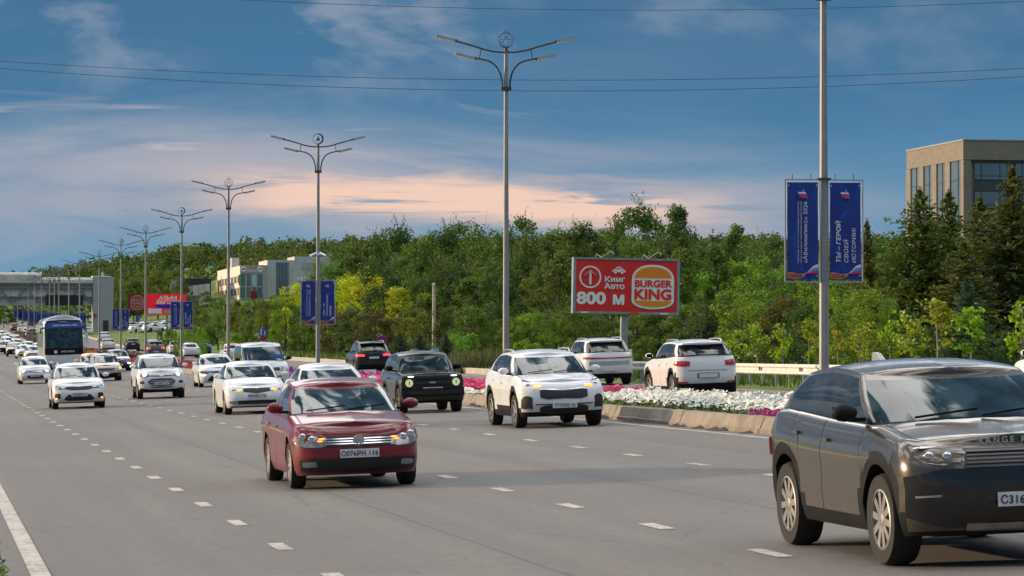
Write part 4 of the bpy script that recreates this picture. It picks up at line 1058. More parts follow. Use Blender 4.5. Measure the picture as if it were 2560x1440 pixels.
# middle row
for px, yt, w, tone, kind in ((700, 742, 110, 'olive', 'round'), (752, 705, 120, 'yellow', 'round'), (812, 660, 120, 'mid', 'loose'), (855, 690, 130, 'yellow', 'loose'), (905, 678, 165, 'yellow', 'round'), (960, 640, 130, 'dark', 'round'), (1003, 716, 110, 'yellow', 'column'), (1050, 690, 130, 'dark', 'round'), (1095, 705, 120, 'bright', 'loose'), (1120, 650, 130, 'dark', 'round'), (1165, 690, 110, 'mid', 'column'), (1205, 735, 120, 'olive', 'round'), (1250, 655, 140, 'dark', 'round'),
        (1318, 690, 110, 'olive', 'column'), (1345, 668, 110, 'olive', 'column'), (1402, 622, 120, 'olive', 'column'), (1455, 655, 130, 'mid', 'loose'), (1520, 640, 150, 'dark', 'round'), (1590, 600, 150, 'mid', 'loose'), (1648, 618, 120, 'olive', 'column'), (1705, 612, 120, 'olive', 'column'), (1735, 640, 120, 'mid', 'loose'), (1795, 668, 130, 'bright', 'loose'), (1790, 600, 110, 'olive', 'column'), (1860, 655, 150, 'bright', 'round'), (1925, 640, 150, 'bright', 'loose'), (1985, 660, 130, 'mid', 'round'), (2050, 650, 130, 'bright', 'loose'), (2120, 640, 150, 'bright', 'round'), (2200, 628, 150, 'bright', 'loose'), (2265, 640, 140, 'mid', 'round')):
    Y = max(TR.uniform(215, 245), front_Y(px) + TR.uniform(28, 40))
    place_tree(kind, px, Y, yt, w * 1.1, tone, lab({'round': 'rounded', 'loose': 'loose', 'column': 'slender pointed'}[kind], tone, px, yt, 1))
# front row, to the ground
for px, yt, w, tone, kind in ((506, 770, 60, 'olive', 'round'), (545, 772, 70, 'mid', 'round'), (590, 760, 75, 'olive', 'round'), (628, 745, 80, 'mid', 'round'), (668, 748, 85, 'olive', 'round'), (715, 735, 95, 'bright', 'round'), (760, 760, 90, 'dark', 'loose'), (806, 745, 100, 'mid', 'loose'), (850, 770, 110, 'brown', 'loose'), (892, 765, 110, 'dark', 'round'), (940, 775, 110, 'brown', 'round'), (985, 790, 100, 'mid', 'column'), (1030, 770, 110, 'olive', 'round'), (1130, 765, 120, 'dark', 'round'), (1175, 760, 120, 'olive', 'round'), (1228, 775, 120, 'dark', 'round'),
        (1285, 790, 100, 'olive', 'round'), (1330, 780, 110, 'bright', 'loose'), (1385, 775, 130, 'mid', 'round'), (1430, 760, 120, 'olive', 'loose'), (1480, 795, 120, 'dark', 'round'), (1530, 790, 120, 'mid', 'round'), (1600, 780, 130, 'olive', 'round'), (1660, 765, 130, 'dark', 'loose'), (1720, 755, 140, 'mid', 'round'), (1790, 745, 150, 'dark', 'loose'), (1850, 720, 140, 'bright', 'loose'), (1905, 745, 130, 'dark', 'round'), (1965, 735, 140, 'brown', 'round'), (2030, 740, 140, 'dark', 'round'), (2100, 735, 150, 'bright', 'round'), (2170, 720, 150, 'bright', 'loose'), (2235, 740, 130, 'mid', 'round')):
    Y = max(front_Y(px) + TR.uniform(1, 14), 181 + TR.uniform(0, 8) if 1380 < px < 1740 else 0) + (12 if 1040 < px < 1130 else 0)
    place_tree(kind, px, Y, yt, w * 1.15, tone, lab({'round': 'bushy', 'loose': 'wispy', 'column': 'small pointed'}[kind], tone, px, yt, 2))
# conifers
for px, yt, w, Y, tone, l in ((2168, 545, 110, 150, 'spruce', 'thin topped dark spruce just right of the blue banners'), (2300, 466, 215, 146, 'spruce', 'tall dark spruce left of the brick building corner'), (2372, 470, 200, 150, 'spruce', 'tall dark spruce covering the brick building corner'), (2450, 486, 190, 156, 'spruce', 'tall dark spruce before the brick building windows'), (2532, 412, 230, 146, 'spruce', 'tallest dark spruce at the right edge'), (2600, 440, 230, 150, 'spruce', 'dark spruce cut by the right edge'),
        (2410, 600, 170, 140, 'spruce', 'shorter dark spruce between the tall ones'), (2340, 560, 180, 152, 'spruce', 'dark spruce filling the gap below the glazed bays'), (2490, 560, 180, 160, 'spruce', 'dark spruce behind the tallest one'), (2240, 600, 150, 155, 'spruce', 'dark spruce right of the thin topped one'), (2418, 688, 120, 128, 'blue', 'blue grey spruce in front of the dark ones'), (1772, 790, 110, 132, 'blue', 'low blue grey spruce behind the white SUV with roof rails'), (1735, 775, 60, 150, 'blue', 'small blue grey spruce right of the red billboard'), (1000, 830, 60, 170, 'blue', 'small blue grey spruce right of the no stopping sign'), (1115, 835, 50, 165, 'blue', 'small blue grey spruce left of the round bush'), (1050, 835, 55, 176, 'blue', 'small blue grey spruce left of the pale column'), (1190, 730, 110, 195, 'spruce', 'pointed dark fir in the middle of the trees'), (1090, 760, 80, 190, 'spruce', 'slim dark fir behind the pale column')):
    place_tree('conifer', px, Y, yt, w, tone, l, 'spruce_tree', 'spruce', 'spruces beyond the far carriageway')
# saplings along the guardrail and young trees right of it
for i, (px, yt, w, Y, l) in enumerate(((1843, 815, 80, 108, 'young linden just right of the white SUV with roof rails'), (1893, 800, 90, 104, 'young linden second from the white SUV with roof rails'), (1958, 803, 80, 102, 'young linden in the middle of the guardrail'), (2022, 792, 75, 100, 'young linden just left of the nearest lamp post'), (2095, 815, 60, 98, 'young linden with a leaning stake just right of the nearest lamp post'), (2150, 800, 85, 97, 'young linden two right of the nearest lamp post'), (2225, 790, 80, 98, 'young linden above the roof of the dark four wheel drive'), (2285, 770, 110, 100, 'young linden left of the tallest young linden'), (2345, 740, 140, 101, 'tallest young linden in front of the spruces'), (2428, 762, 120, 100, 'young linden with a bare lower trunk before the spruces'), (2555, 745, 120, 98, 'young linden cut by the right edge'), (2185, 815, 90, 104, 'low young linden behind the roof of the dark four wheel drive'), (2255, 820, 90, 106, 'low young linden between taller ones'))):
    place_tree('sapling', px, Y, yt, w, 'sap', l, 'young_tree', 'young tree', 'young lindens along the guardrail')
# bushes and hedge
for px, yt, w, Y, tone, l in ((1160, 838, 115, 150, 'bright', 'round bright green bush left of the second lamp post'), (1215, 862, 90, 152, 'olive', 'olive bush between the round bush and the second lamp post'), (1320, 850, 90, 158, 'bright', 'bright low bush right of the second lamp post'), (1440, 846, 110, 150, 'olive', 'olive bush behind the white crossover roof'), (1620, 845, 110, 150, 'olive', 'olive bush right of the red billboard post'), (1080, 860, 70, 160, 'mid', 'low bush at the foot of the pale column'), (880, 862, 60, 190, 'mid', 'low bush left of the no stopping sign'), (585, 835, 70, 250, 'bright', 'low bush behind the white taxi'), (640, 850, 60, 240, 'mid', 'low bush left of the blue lane sign')):
    place_tree('bush', px, max(Y, front_Y(px, 13)), yt, w, tone, l, 'bush', 'bush', 'bushes below the trees')
for k in range(11):
    px = 400 + k * 11; Y = 330 - k * 4
    t = place_tree('bush', px, Y, 826 - k * .4 + TR.uniform(-1, 1), 26, 'bright' if k > 3 else 'mid', 'clipped bush of the low hedge on the grass bank', 'hedge_bush', 'hedge', 'low hedge on the grass bank')
    t['label'] = ['first', 'second', 'third', 'fourth', 'fifth', 'sixth', 'seventh', 'eighth', 'ninth', 'tenth', 'eleventh'][k] + ' bush from the left of the low hedge on the grass bank'
ORD20 = ['first', 'second', 'third', 'fourth', 'fifth', 'sixth', 'seventh', 'eighth', 'ninth', 'tenth', 'eleventh', 'twelfth', 'thirteenth', 'fourteenth', 'fifteenth', 'sixteenth', 'seventeenth', 'eighteenth', 'nineteenth', 'twentieth']
# trees round the buildings and the foot of the hill
for k, (px, yt, w, Y, tone, l) in enumerate(((345, 690, 70, 640, 'mid', 'tree behind the dark red burger sign'), (300, 700, 70, 660, 'olive', 'olive tree just right of the lift tower'), (395, 670, 80, 650, 'olive', 'tree above the bright red billboard'), (440, 668, 70, 690, 'mid', 'tree above the navy shed'), (370, 655, 70, 700, 'mid', 'taller tree between the two distant signs'), (805, 650, 90, 560, 'mid', 'grey green tree before the pale upper block'), (770, 690, 60, 600, 'mid', 'small tree before the grey blocks'), (285, 690, 50, 600, 'olive', 'olive tree behind the lift tower'), (490, 672, 60, 800, 'olive', 'tree behind the navy shed'), (335, 700, 60, 600, 'dark', 'dark tree behind the dark red burger sign'), (512, 728, 46, 700, 'mid', 'tree in the gap between the navy shed and the cream office'), (482, 738, 44, 690, 'olive', 'small tree in front of the navy shed panels'), (545, 742, 44, 690, 'mid', 'small tree at the foot of the cream office side wall'), (455, 735, 44, 690, 'mid', 'small tree at the left foot of the navy shed'), (690, 735, 50, 690, 'olive', 'tree at the foot of the grey glazed block'))):
    place_tree('round', px, Y, yt, w, tone, l, group='trees round the distant buildings')
for k in range(15):
    px = 470 + k * 21; Y = 430 + TR.uniform(-25, 25)
    place_tree('round', px, Y, 750 + (k % 4) * 2.5 + (6 if k < 3 else 0) - (k * .6), 46, TR.choice(('mid', 'olive', 'dark')), 'tree %d' % k, group='trees below the cream office')['label'] = 'tree in the belt below the cream office, ' + ['at its left end', 'second from the left', 'third from the left', 'fourth from the left', 'fifth from the left', 'sixth from the left', 'seventh from the left', 'in its middle', 'just right of its middle', 'seventh from the right', 'sixth from the right', 'fifth from the right', 'fourth from the right', 'third from the right', 'at its right end'][k]
for k in range(9):
    px = -20 + k * 30; Y = 640 + (k % 3) * 25
    place_tree('round', px, Y, 752 + (k % 2) * 9, 50, TR.choice(('mid', 'dark')), '', group='trees seen under the footbridge')['label'] = 'dark tree seen under the footbridge, ' + ['cut by the left edge', 'second from the left', 'third from the left', 'fourth from the left', 'in the middle', 'fourth from the lift tower', 'third from the lift tower', 'second from the lift tower', 'nearest the lift tower'][k]
for k, (px, w, tone) in enumerate(((1850, 90, 'mid'), (1910, 80, 'dark'), (1960, 90, 'olive'), (2030, 90, 'dark'), (2100, 90, 'bright'), (2165, 90, 'mid'), (2230, 90, 'dark'), (2300, 90, 'mid'), (2370, 90, 'dark'), (2450, 90, 'mid'), (2520, 90, 'dark'), (1690, 90, 'dark'), (1500, 80, 'dark'))):
    place_tree('bush', px, 126 + 4 * (k % 3), 850 - (k % 4) * 9, w, tone, '', 'bush', 'bush', 'undergrowth behind the young lindens')['label'] = KINDW[tone] + ' low undergrowth ' + near_mark(px) + (', nearer clump' if k % 2 else ', deeper clump')
for k in range(20):  # dark bushes added to stand for the shade under the crowns
    px = 640 + k * 26
    if 1120 < px < 1200: continue
    place_tree('bush', px, front_Y(px, 15.5) + TR.uniform(2, 7), 848 + 12 * TR.random(), 70, 'dark' if k % 3 else 'mid', '', 'bush', 'bush', 'added shade bushes below the trees')['label'] = KINDW['dark' if k % 3 else 'mid'] + ' added shade bush under the trees, ' + ORD20[k] + ' from the blue lane sign rightwards'
# far wooded hill: a mass nobody could count
def forest():
    r = random.Random(3); mb = MB(); mb.ms = [M_leaff]
    n = 0
    for k in range(1900):
        px = r.uniform(-60, 2600); Y = 640 + 560 * r.random() ** .9
        X = px2w(px, Y); u, s = uv(X, Y)
        if u < 26 and Y < 840: continue
        if u < 60 and Y < 640: continue
        if 410 < px < 870 and Y < 818: continue
        if 415 < px < 560 and Y > 1120: continue
        z = land_z(X, Y); h = r.uniform(6.5, 10.5) * (.8 if Y > 1100 else 1); R = r.uniform(2.6, 4.6)
        c = [(Vector((X + r.gauss(0, R * .45), Y + r.gauss(0, R * .45), z + h * r.uniform(.35, .85))), R * r.uniform(.4, .75)) for _ in range(5)]
        for q in range(105):
            cc, cr = r.choice(c); d = Vector((r.gauss(0, 1), r.gauss(0, 1), r.gauss(0, .9))).normalized()
            leaf(mb, cc + d * cr * r.uniform(.6, 1.05), r.uniform(.35, .75), r, d + Vector((0, 0, .3)), .7)
    o = stuff(link('forest', mb.mesh('forest'))); tag(o, 'dense green woodland covering the far hill', 'forest')
forest()
# ================================================================ street lamps and their banners
M_pole = pm('painted grey pole', (0.235, 0.245, 0.26), 0.5, 0.25, var=0.12, scale=2.5)
M_arm = pm('dark grey lamp arm', (0.055, 0.065, 0.075), 0.5, 0.3, var=0.15)
M_led = pm('lamp housing', (0.36, 0.38, 0.40), 0.45, 0.3, var=0.1)
M_cloth = None
def cloth_mat():
    m = bpy.data.materials.new('blue banner cloth'); m.use_nodes = True; nt = NT(m.node_tree); b = nt.n['Principled BSDF']
    t = nt.add('ShaderNodeTexCoord').outputs['Object']
    wv = nt.noise(nt.scaled(t, 2.0, 1, .9, .3, 0, .2), 1.0, 3, .5, 1.5)
    nt.l.new(nt.mix(nt.smooth(wv, .45, .62), (.004, .030, .235), (.005, .062, .36)), b.inputs['Base Color']); b.inputs['Roughness'].default_value = .6
    return m
M_cloth = cloth_mat()
M_by = pm('banner white print', (.62, .64, .72), .6, var=.05); M_bcy = pm('banner cyan print', (.03, .28, .62), .6, var=.1); M_bpk = pm('banner pink print', (.62, .02, .14), .6, var=.1); M_bog = pm('banner orange ribbon', (.62, .20, .10), .6, var=.2, scale=20); M_bbk = pm('banner dark stripe', (.12, .03, .03), .6, var=.1)
def pole_mesh(h):
    mb = MB(); rs = [.105, .098, .058]; zs = [-.3, .6, h]
    mb.lathe([(r_, z) for r_, z in zip(rs, zs)], M_pole, 8, 'Z'); return mb.mesh('pole')
AU = [(0, 0), (.32, .018), (.62, .075), (.95, .18), (1.5, .33)]
AL = [(.112, -1.09), (.12, -.88), (.17, -.64), (.26, -.46), (.38, -.33), (.54, -.25), (.74, -.205), (.95, -.17)]
def arm_meshes():
    out = {}
    for sg in (1, -1):
        mb = MB(); mb.tube([(sg * x, 0, z) for x, z in AU], .030, M_arm, 8); out['u', sg] = mb.mesh('upper_arm', True)
        mb = MB(); mb.tube([(sg * x, 0, z) for x, z in AL], .028, M_arm, 8); out['l', sg] = mb.mesh('lower_arm', True)
        mb = MB(); mb.tube([(sg * .745, 0, .115), (sg * .80, 0, -.195)], .016, M_arm, 6); out['s', sg] = mb.mesh('strut')
        mb = MB(); R = Matrix.Rotation(-sg * radians(13), 3, 'Y')
        mb.box((0, 0, 0), (.55, .24, .07), M_led, R); mb.box(R @ Vector((-sg * .03, 0, -.042)), (.5, .22, .014), M_bwhite, R); mb.box(R @ Vector((sg * .285, 0, 0)), (.04, .22, .06), M_kerb2, R); mb.box(R @ Vector((-sg * .27, 0, 0)), (.1, .1, .09), M_arm, R)
        out['h', sg] = mb.mesh('lamp_head')
    mb = MB(); mb.box((0, 0, -1.09), (.30, .2, .11), M_arm); out['c'] = mb.mesh('bracket')
    mb = MB(); mb.lathe([(.052, -.02), (.052, .12), (.035, .14)], M_arm, 8); out['cap'] = mb.mesh('cap')
    # tulip emblem
    mb = MB(); N = 28
    def ring(cx, cz, r_, w_): mb.tube([(cx + r_ * sin(2 * pi * k / N), 0, cz + r_ * cos(2 * pi * k / N)) for k in range(N + 1)], w_, M_arm, 5, False)
    ring(0, .36, .225, .012)
    for sg in (1, -1):
        mb.tube([(0, 0, .70), (sg * .045, 0, .64), (sg * .066, 0, .57), (sg * .05, 0, .50), (0, 0, .44), (-sg * .05, 0, .385), (-sg * .082, 0, .31), (-sg * .07, 0, .23), (0, 0, .145)], .010, M_arm, 5)
        mb.tube([(sg * .07, 0, .385), (sg * .13, 0, .40), (sg * .19, 0, .36), (sg * .16, 0, .29), (sg * .11, 0, .2), (0, 0, .145)], .010, M_arm, 5)
    out['tulip'] = mb.mesh('emblem', True)
    mb = MB()
    mb.tube([(.235 * sin(2 * pi * k / N), 0, .36 + .235 * cos(2 * pi * k / N)) for k in range(N + 1)], .011, M_arm, 5, False)
    a = [(.225 * sin(t), .36 + .225 * cos(t)) for t in [pi * k / 14 * 1.08 - .15 for k in range(15)]]; b_ = [(-.035 + .20 * sin(t), .36 + .20 * cos(t)) for t in [pi * k / 14 * 1.08 - .15 for k in range(15)]]
    mb.prism(a + b_[::-1], .02, M_arm, off=-.01)
    mb.prism([(0, .49), (.03, .41), (.075, .32), (.06, .255), (.0, .30), (-.10, .23), (-.08, .31), (-.03, .40)], .02, M_arm, off=-.01)
    out['moon'] = mb.mesh('emblem')
    return out
AM = arm_meshes()
def banner_parts():
    fr = MB(); w, h = .68, 1.96
    for a, b_ in (((-w / 2, 0), (w / 2, 0)), ((-w / 2, h), (w / 2, h)), ((-w / 2, 0), (-w / 2, h)), ((w / 2, 0), (w / 2, h))):
        fr.beam((a[0], 0, a[1]), (b_[0], 0, b_[1]), .026, M_led)
    for x in (-.2, .16): fr.beam((x, 0, h), (x, 0, h + .11), .012, M_arm)
    cl = MB(); n = 14; cw, c0, c1 = .60, .045, h - .05
    for j in range(n + 1):
        for i in range(5):
            x = -cw / 2 + cw * i / 4; z = c0 + (c1 - c0) * j / n
            cl.v.append((x, .010 * sin(j * .9 + i) , z))
    for j in range(n):
        for i in range(4): a = j * 5 + i; cl.face((a, a + 1, a + 6, a + 5), M_cloth)
    em = MB(); y = -.028
    em.prism([(-.075, 1.62), (.012, 1.80), (.095, 1.60), (.072, 1.60), (.01, 1.745), (-.05, 1.62)], .006, M_bcy, off=y)
    em.prism([(-.10, 1.725), (.05, 1.72), (.07, 1.685), (-.085, 1.69)], .006, M_by, off=y - .006)
    em.prism([(-.09, 1.675), (.075, 1.67), (.082, 1.63), (.0, 1.60), (-.06, 1.645)], .006, M_bpk, off=y - .006)
    rb = MB()
    top = [(-.30, .185), (-.2, .18), (-.1, .155), (.0, .16), (.06, .17)]; bot = [(.06, .165), (.02, .10), (-.06, .065), (-.16, .055), (-.30, .075)]
    rb.prism((top + bot)[::-1], .006, M_bog, off=y)
    for q in range(1, 4):
        f = q / 4.0; mbp = [(-.29, .185 - .11 * f), (-.2, .18 - .115 * f), (-.1, .155 - .085 * f), (-.02, .158 - .07 * f)]
        for p, q2 in zip(mbp, mbp[1:]): rb.beam((p[0], y - .004, p[1]), (q2[0], y - .004, q2[1]), .007, M_bbk)
    for k, m in enumerate((M_by, M_bcy, M_bpk)):
        o = .06 * k
        rb.prism([(.05, .165), (.12, .22 - o * .3), (.20, .31 - o * .75), (.30, .345 - o), (.30, .285 - o), (.22, .262 - o * .8), (.13, .19 - o * .3)][::-1], .006, m, off=y - .002 - .0005 * k)
    ey = MB()
    for x in (-.275, .275):
        for z in (1.85, .12): ey.lathe([(.014, -.02), (.010, -.03)], M_by, 8, 'Y', (x, 0, z))
    return fr.mesh('frame'), cl.mesh('cloth', True), em.mesh('emblem'), rb.mesh('ribbon'), ey.mesh('eyelets')
BF, BC, BE, BR, BY = banner_parts()
LINES_L = [(.085, '«Абилимпикс» 2026', .108, .003, 0, 1.18), (-.022, 'среди участников специальной военной операции', .040, .0, 0, 1.18), (-.078, 'Чемпионат по профессиональному мастерству', .040, .0, 0, 1.18)]
RIGHTS = {'ru': [(-.10, 'ТЫ – ГЕРОЙ', .112, .03, .2, .82), (.05, 'СВОЕЙ', .105, .008, .2, .46), (.20, 'ИСТОРИИ!', .105, .008, .2, .68)],
          'tt': [(-.12, 'СИН – ҮЗ', .105, .008, .2, .56), (.02, 'ТАРИХЫҢНЫҢ', .105, .008, .2, .95), (.17, 'ГЕРОЕ!', .112, .03, .2, .47)]}
def make_banner(kind, text=True):
    t = bpy.data.objects.new('banner', None); COL.objects.link(t)
    link('frame', BF, t); c = link('cloth', BC, t)
    link('emblem', BE, c); link('ribbon', BR, c)
    if text:
        link('eyelets', BY, c)
        for x, s_, sz, bold, sh, wid in (LINES_L if kind == 'L' else RIGHTS[kind]):
            me = text_mesh(s_, sz, M_by, bold=bold, shear=sh, depth=.002, align='LEFT')
            o = link('lettering', me, c, (x, -.026, .36)); o.rotation_euler = (0, -pi / 2, 0)
            w_ = max(v.co.x for v in me.vertices); o.scale = (wid / w_, 1, 1)
    return t
BAN = {}
ORD = ['nearest', 'second', 'third', 'fourth', 'fifth', 'sixth', 'seventh', 'eighth', 'ninth', 'tenth', 'eleventh', 'twelfth', 'thirteenth', 'fourteenth', 'fifteenth', 'sixteenth', 'seventeenth', 'eighteenth']
LAMPS = [(2060, 57.5, -150, 1, 447), (1265, 89.4, 130, 0, 0), (795, 132.5, 367, 1, 699), (571, 170, 473, 0, 0), (454, 205, 540, 1, 752), (364, 240, 583, 0, 0), (302, 272, 613, 1, 772), (248, 306, 641, 0, 0), (199, 342, 660, 1, 782), (172, 370, 674, 0, 0), (147, 398, 682, 1, 782), (136, 420, 684, 1, 782), (124, 442, 688, 1, 782), (104, 474, 694, 1, 780), (86, 505, 697, 1, 778), (71, 532, 701, 1, 776), (57, 560, 703, 1, 773), (44, 590, 704, 1, 771)]
UNIT = None
for i, (px, Y, yj, ban, yb) in enumerate(LAMPS):
    X = px2w(px, Y); z = road_z(X, Y) + .2; h = ztop(yj, Y) - z
    kind = 'moon' if i % 2 == 0 else 'tulip'
    t = thing('street_lamp', '%s street lamp of the median row, with a %s emblem on top' % (ORD[i], 'ring and crescent' if kind == 'moon' else 'tulip ring'), 'street lamp', (X, Y, z), AH * .5, 'street lamps along the median')
    if i == 0: t['label'] = 'nearest street lamp, its head above the top edge, blue banners on its post'
    link('pole', pole_mesh(h), t)
    for k, me in AM.items():
        if k in ('moon', 'tulip') and k != kind: continue
        if isinstance(k, tuple) and k[0] == 'h':
            for ex, ez in ((1.79, .40), (1.205, -.125)): link('lamp_head', me, t, (k[1] * ex, 0, h + ez))
        else:
            link({'u': 'upper_arm', 'l': 'lower_arm', 's': 'strut', 'c': 'bracket'}.get(k[0] if isinstance(k, tuple) else k, 'cap' if k == 'cap' else 'emblem'), me, t, (0, 0, h))
    if i == 0:
        mb = MB(); mb.box((0, 0, ztop(447, Y) - z), (.25, .22, .03), M_arm); mb.obj('band', t)
    if ban:
        lang = 'ru' if (i // 2) % 2 == 0 else 'tt'
        zb_ = ztop(yb, Y) - 1.98
        hi = i < 10
        for sg, kd in ((-1, 'L'), (1, lang)):
            key = (kd, hi)
            if key not in BAN: b_ = BAN[key] = make_banner(kd, hi)
            else: b_ = dup(BAN[key]) 
            off = .085 + .34
            b_.location = (X + sg * off * CA, Y + sg * off * SA - .02, zb_); b_.rotation_euler = (0, 0, AH * .6)
            words = 'one bold line' if kd == 'L' else 'three slanted lines'
            tag(b_, 'blue banner with %s, %s side of the %s lamp post' % (words, 'left' if sg < 0 else 'right', ORD[i]), 'banner', 'blue banners on the lamp posts')
# cameras on the third post
Y = 132.5; X = px2w(796, Y)
t = thing('surveillance_camera', 'pair of small white cameras clamped to the third lamp post', 'camera', (X, Y, ztop(636, Y)))
mb = MB(); mb.box((0, -.02, 0), (.22, .16, .08), M_bwhite); mb.obj('clamp', t)
for sg in (1, -1):
    mb = MB(); mb.tube([(sg * .06, -.08, .06), (sg * .34, -.30, -.06)], .05, M_bwhite, 8); mb.obj('camera_body', t)
# ---- wires high over the road
def wire(label, pts, Y):
    mb = MB(); P = []
    # parabola through the three sighted points, carried on past the frame
    (x0, y0), (x1, y1), (x2, y2) = pts
    for k in range(41):
        x = -900 + 4400 * k / 40
        y = y0 * (x - x1) * (x - x2) / ((x0 - x1) * (x0 - x2)) + y1 * (x - x0) * (x - x2) / ((x1 - x0) * (x1 - x2)) + y2 * (x - x0) * (x - x1) / ((x2 - x0) * (x2 - x1))
        P.append((px2w(x, Y), Y, ztop(y, Y)))
    mb.tube(P, .014, M_arm, 5); tag(mb.obj('overhead_wire'), label, 'wire', 'wires crossing above the avenue')
wire('topmost overhead wire, crossing near the top edge', [(640, 0), (1600, 24), (2560, 2)], 150)
wire('middle overhead wire, upper of the close pair', [(0, 152), (1265, 199), (2560, 170)], 150)
wire('lowest overhead wire, lower of the close pair', [(0, 170), (1265, 226), (2560, 191)], 150)
# ================================================================ vehicles
# local axes: x across, y from the front bumper (0) back to the tail (L), z up
def ilist(tab): return lambda t: interp(t, tab)
SHAPES = {}
def shape(name, **k):
    b = dict(L=4.4, W=1.72, H=1.47, R=.315, fo=.85, wb=2.6, gc=.19, gf=.19, n=2.7, dc=.55, dr=.5,
             front=[(0, .13), (.18, .03), (.42, 0), (.6, .03), (.8, .10), (.92, .17), (1, .27)],
             rear=[(0, .14), (.2, .03), (.5, 0), (.8, .06), (.93, .10), (1, .16)],
             hw=[(0, .93), (.1, .97), (.3, .988), (.54, .985), (.66, 1), (.76, .998), (.84, .968), (.94, .945), (.98, .92), (1, .885)],
             belt=[(0, .77), (.3, .84), (1.15, .97), (2.4, .99), (3.6, 1.02), (4.4, .99)], crown=.055,
             ws=1.02, rf=1.9, rr=2.95, rb=3.72, rw=.70, gn=2.5, roof=None, wins=[(.03, .46), (.50, .90)], blackp=True, clad=0.0,
             doors=(1.25, 2.3, 3.25), rails=False, spoiler=False)
    b.update(k); SHAPES[name] = b
shape('sedan')
shape('sedan_tall', L=4.48, H=1.475, belt=[(0, .70), (.3, .80), (1.1, .96), (2.4, .99), (3.7, 1.03), (4.48, 1.0)], rb=3.85, rr=3.05)
shape('hatch', L=4.25, W=1.74, H=1.5, gc=.2, belt=[(0, .74), (.25, .82), (1.05, .97), (2.4, 1.0), (3.6, 1.05), (4.25, 1.03)], ws=.95, rf=1.8, rr=3.5, rb=4.1, rw=.71,
      rear=[(0, .14), (.25, .03), (.5, 0), (.8, .03), (1, .12)], clad=.32)
shape('crossover', L=4.48, W=1.855, H=1.64, R=.355, fo=.9, wb=2.67, gc=.24, gf=.24, belt=[(0, .88), (.3, .96), (1.15, 1.09), (2.5, 1.12), (3.8, 1.20), (4.48, 1.17)],
      ws=1.0, rf=1.85, rr=3.7, rb=4.3, rw=.715, clad=.42, front=[(0, .16), (.2, .05), (.4, 0), (.6, .02), (.8, .07), (.92, .15), (1, .28)],
      rear=[(0, .16), (.3, .04), (.5, 0), (.8, .04), (1, .16)], wins=[(.03, .38), (.42, .74), (.78, .93)], doors=(1.3, 2.4, 3.35))
shape('minisuv', L=4.27, W=1.765, H=1.66, R=.335, fo=.82, wb=2.52, gc=.24, gf=.24, belt=[(0, .93), (.25, 1.0), (.95, 1.10), (2.5, 1.13), (3.6, 1.18), (4.27, 1.15)],
      ws=.82, rf=1.6, rr=3.5, rb=4.1, rw=.73, clad=.45, wins=[(.03, .42), (.46, .82)], front=[(0, .14), (.2, .04), (.4, 0), (.7, .03), (.85, .07), (.94, .13), (1, .22)],
      rear=[(0, .14), (.3, .03), (.5, 0), (.8, .04), (1, .14)])
shape('coupe_suv', L=4.37, W=1.93, H=1.65, R=.375, fo=.88, wb=2.68, gc=.26, gf=.27, n=3.0, belt=[(0, .92), (.28, 1.0), (1.1, 1.12), (2.5, 1.16), (3.7, 1.22), (4.37, 1.20)],
      ws=.98, rf=1.8, rr=3.65, rb=4.2, rw=.735, clad=.40, wins=[(.01, .97)], doors=(1.35, 2.45, 3.35), front=[(0, .20), (.2, .07), (.4, .01), (.6, 0), (.8, .05), (.92, .12), (1, .26)],
      rear=[(0, .2), (.3, .05), (.5, 0), (.8, .06), (1, .2)])
shape('boxy', L=3.74, W=1.68, H=1.62, R=.345, fo=.72, wb=2.2, gc=.26, gf=.32, n=5.0, dc=.22, dr=.22, belt=[(0, .98), (.2, 1.01), (1.05, 1.07), (2.4, 1.09), (3.74, 1.09)],
      ws=1.05, rf=1.42, rr=3.3, rb=3.62, rw=.76, gn=4.5, clad=.40, wins=[(.05, .50), (.55, .94)], crown=.03, doors=(1.15, 2.35, 2.35),
      front=[(0, .10), (.1, .02), (.3, 0), (.33, .07), (.6, .08), (.85, .09), (.95, .11), (1, .16)], rear=[(0, .06), (.3, .0), (.34, .06), (1, .10)])
shape('van', L=4.9, W=1.90, H=1.94, R=.33, fo=.9, wb=3.0, gc=.24, gf=.24, n=3.2, belt=[(0, .95), (.3, 1.05), (.75, 1.17), (2.5, 1.20), (4.9, 1.20)], ws=.62, rf=1.55, rr=4.6, rb=4.8,
      rw=.80, gn=3.4, wins=[(.02, .28), (.31, .62), (.65, .95)], clad=.3, doors=(1.1, 2.1, 3.4), rear=[(0, .1), (.3, 0), (1, .04)])
shape('suv', L=4.6, W=1.85, H=1.70, R=.36, fo=.9, wb=2.7, gc=.25, gf=.25, belt=[(0, .93), (.3, 1.02), (1.15, 1.12), (2.5, 1.14), (4.0, 1.18), (4.6, 1.16)],
      ws=1.02, rf=1.75, rr=4.0, rb=4.5, rw=.74, clad=.42, wins=[(.03, .37), (.40, .71), (.75, .94)], rear=[(0, .16), (.25, .03), (.45, 0), (.8, .03), (1, .10)], rails=True, doors=(1.35, 2.45, 3.4))
shape('bus', L=12, W=2.52, H=3.72, R=.5, fo=2.6, wb=6.2, gc=.32, gf=.32, n=5.0, dc=.55, dr=.4, belt=[(0, 3.48), (.3, 3.56), (2, 3.58), (11, 3.58), (12, 3.5)], crown=.26,
      front=[(0, .08), (.1, .02), (.25, 0), (.4, .02), (.6, .08), (.85, .17), (.95, .23), (1, .36)], rear=[(0, .1), (.3, 0), (1, .08)],
      hw=[(0, .96), (.08, .99), (.3, 1), (.6, .995), (.85, .97), (.94, .945), (.98, .91), (1, .87)], clad=0)
shape('bus2', **{k: v for k, v in SHAPES['bus'].items()})

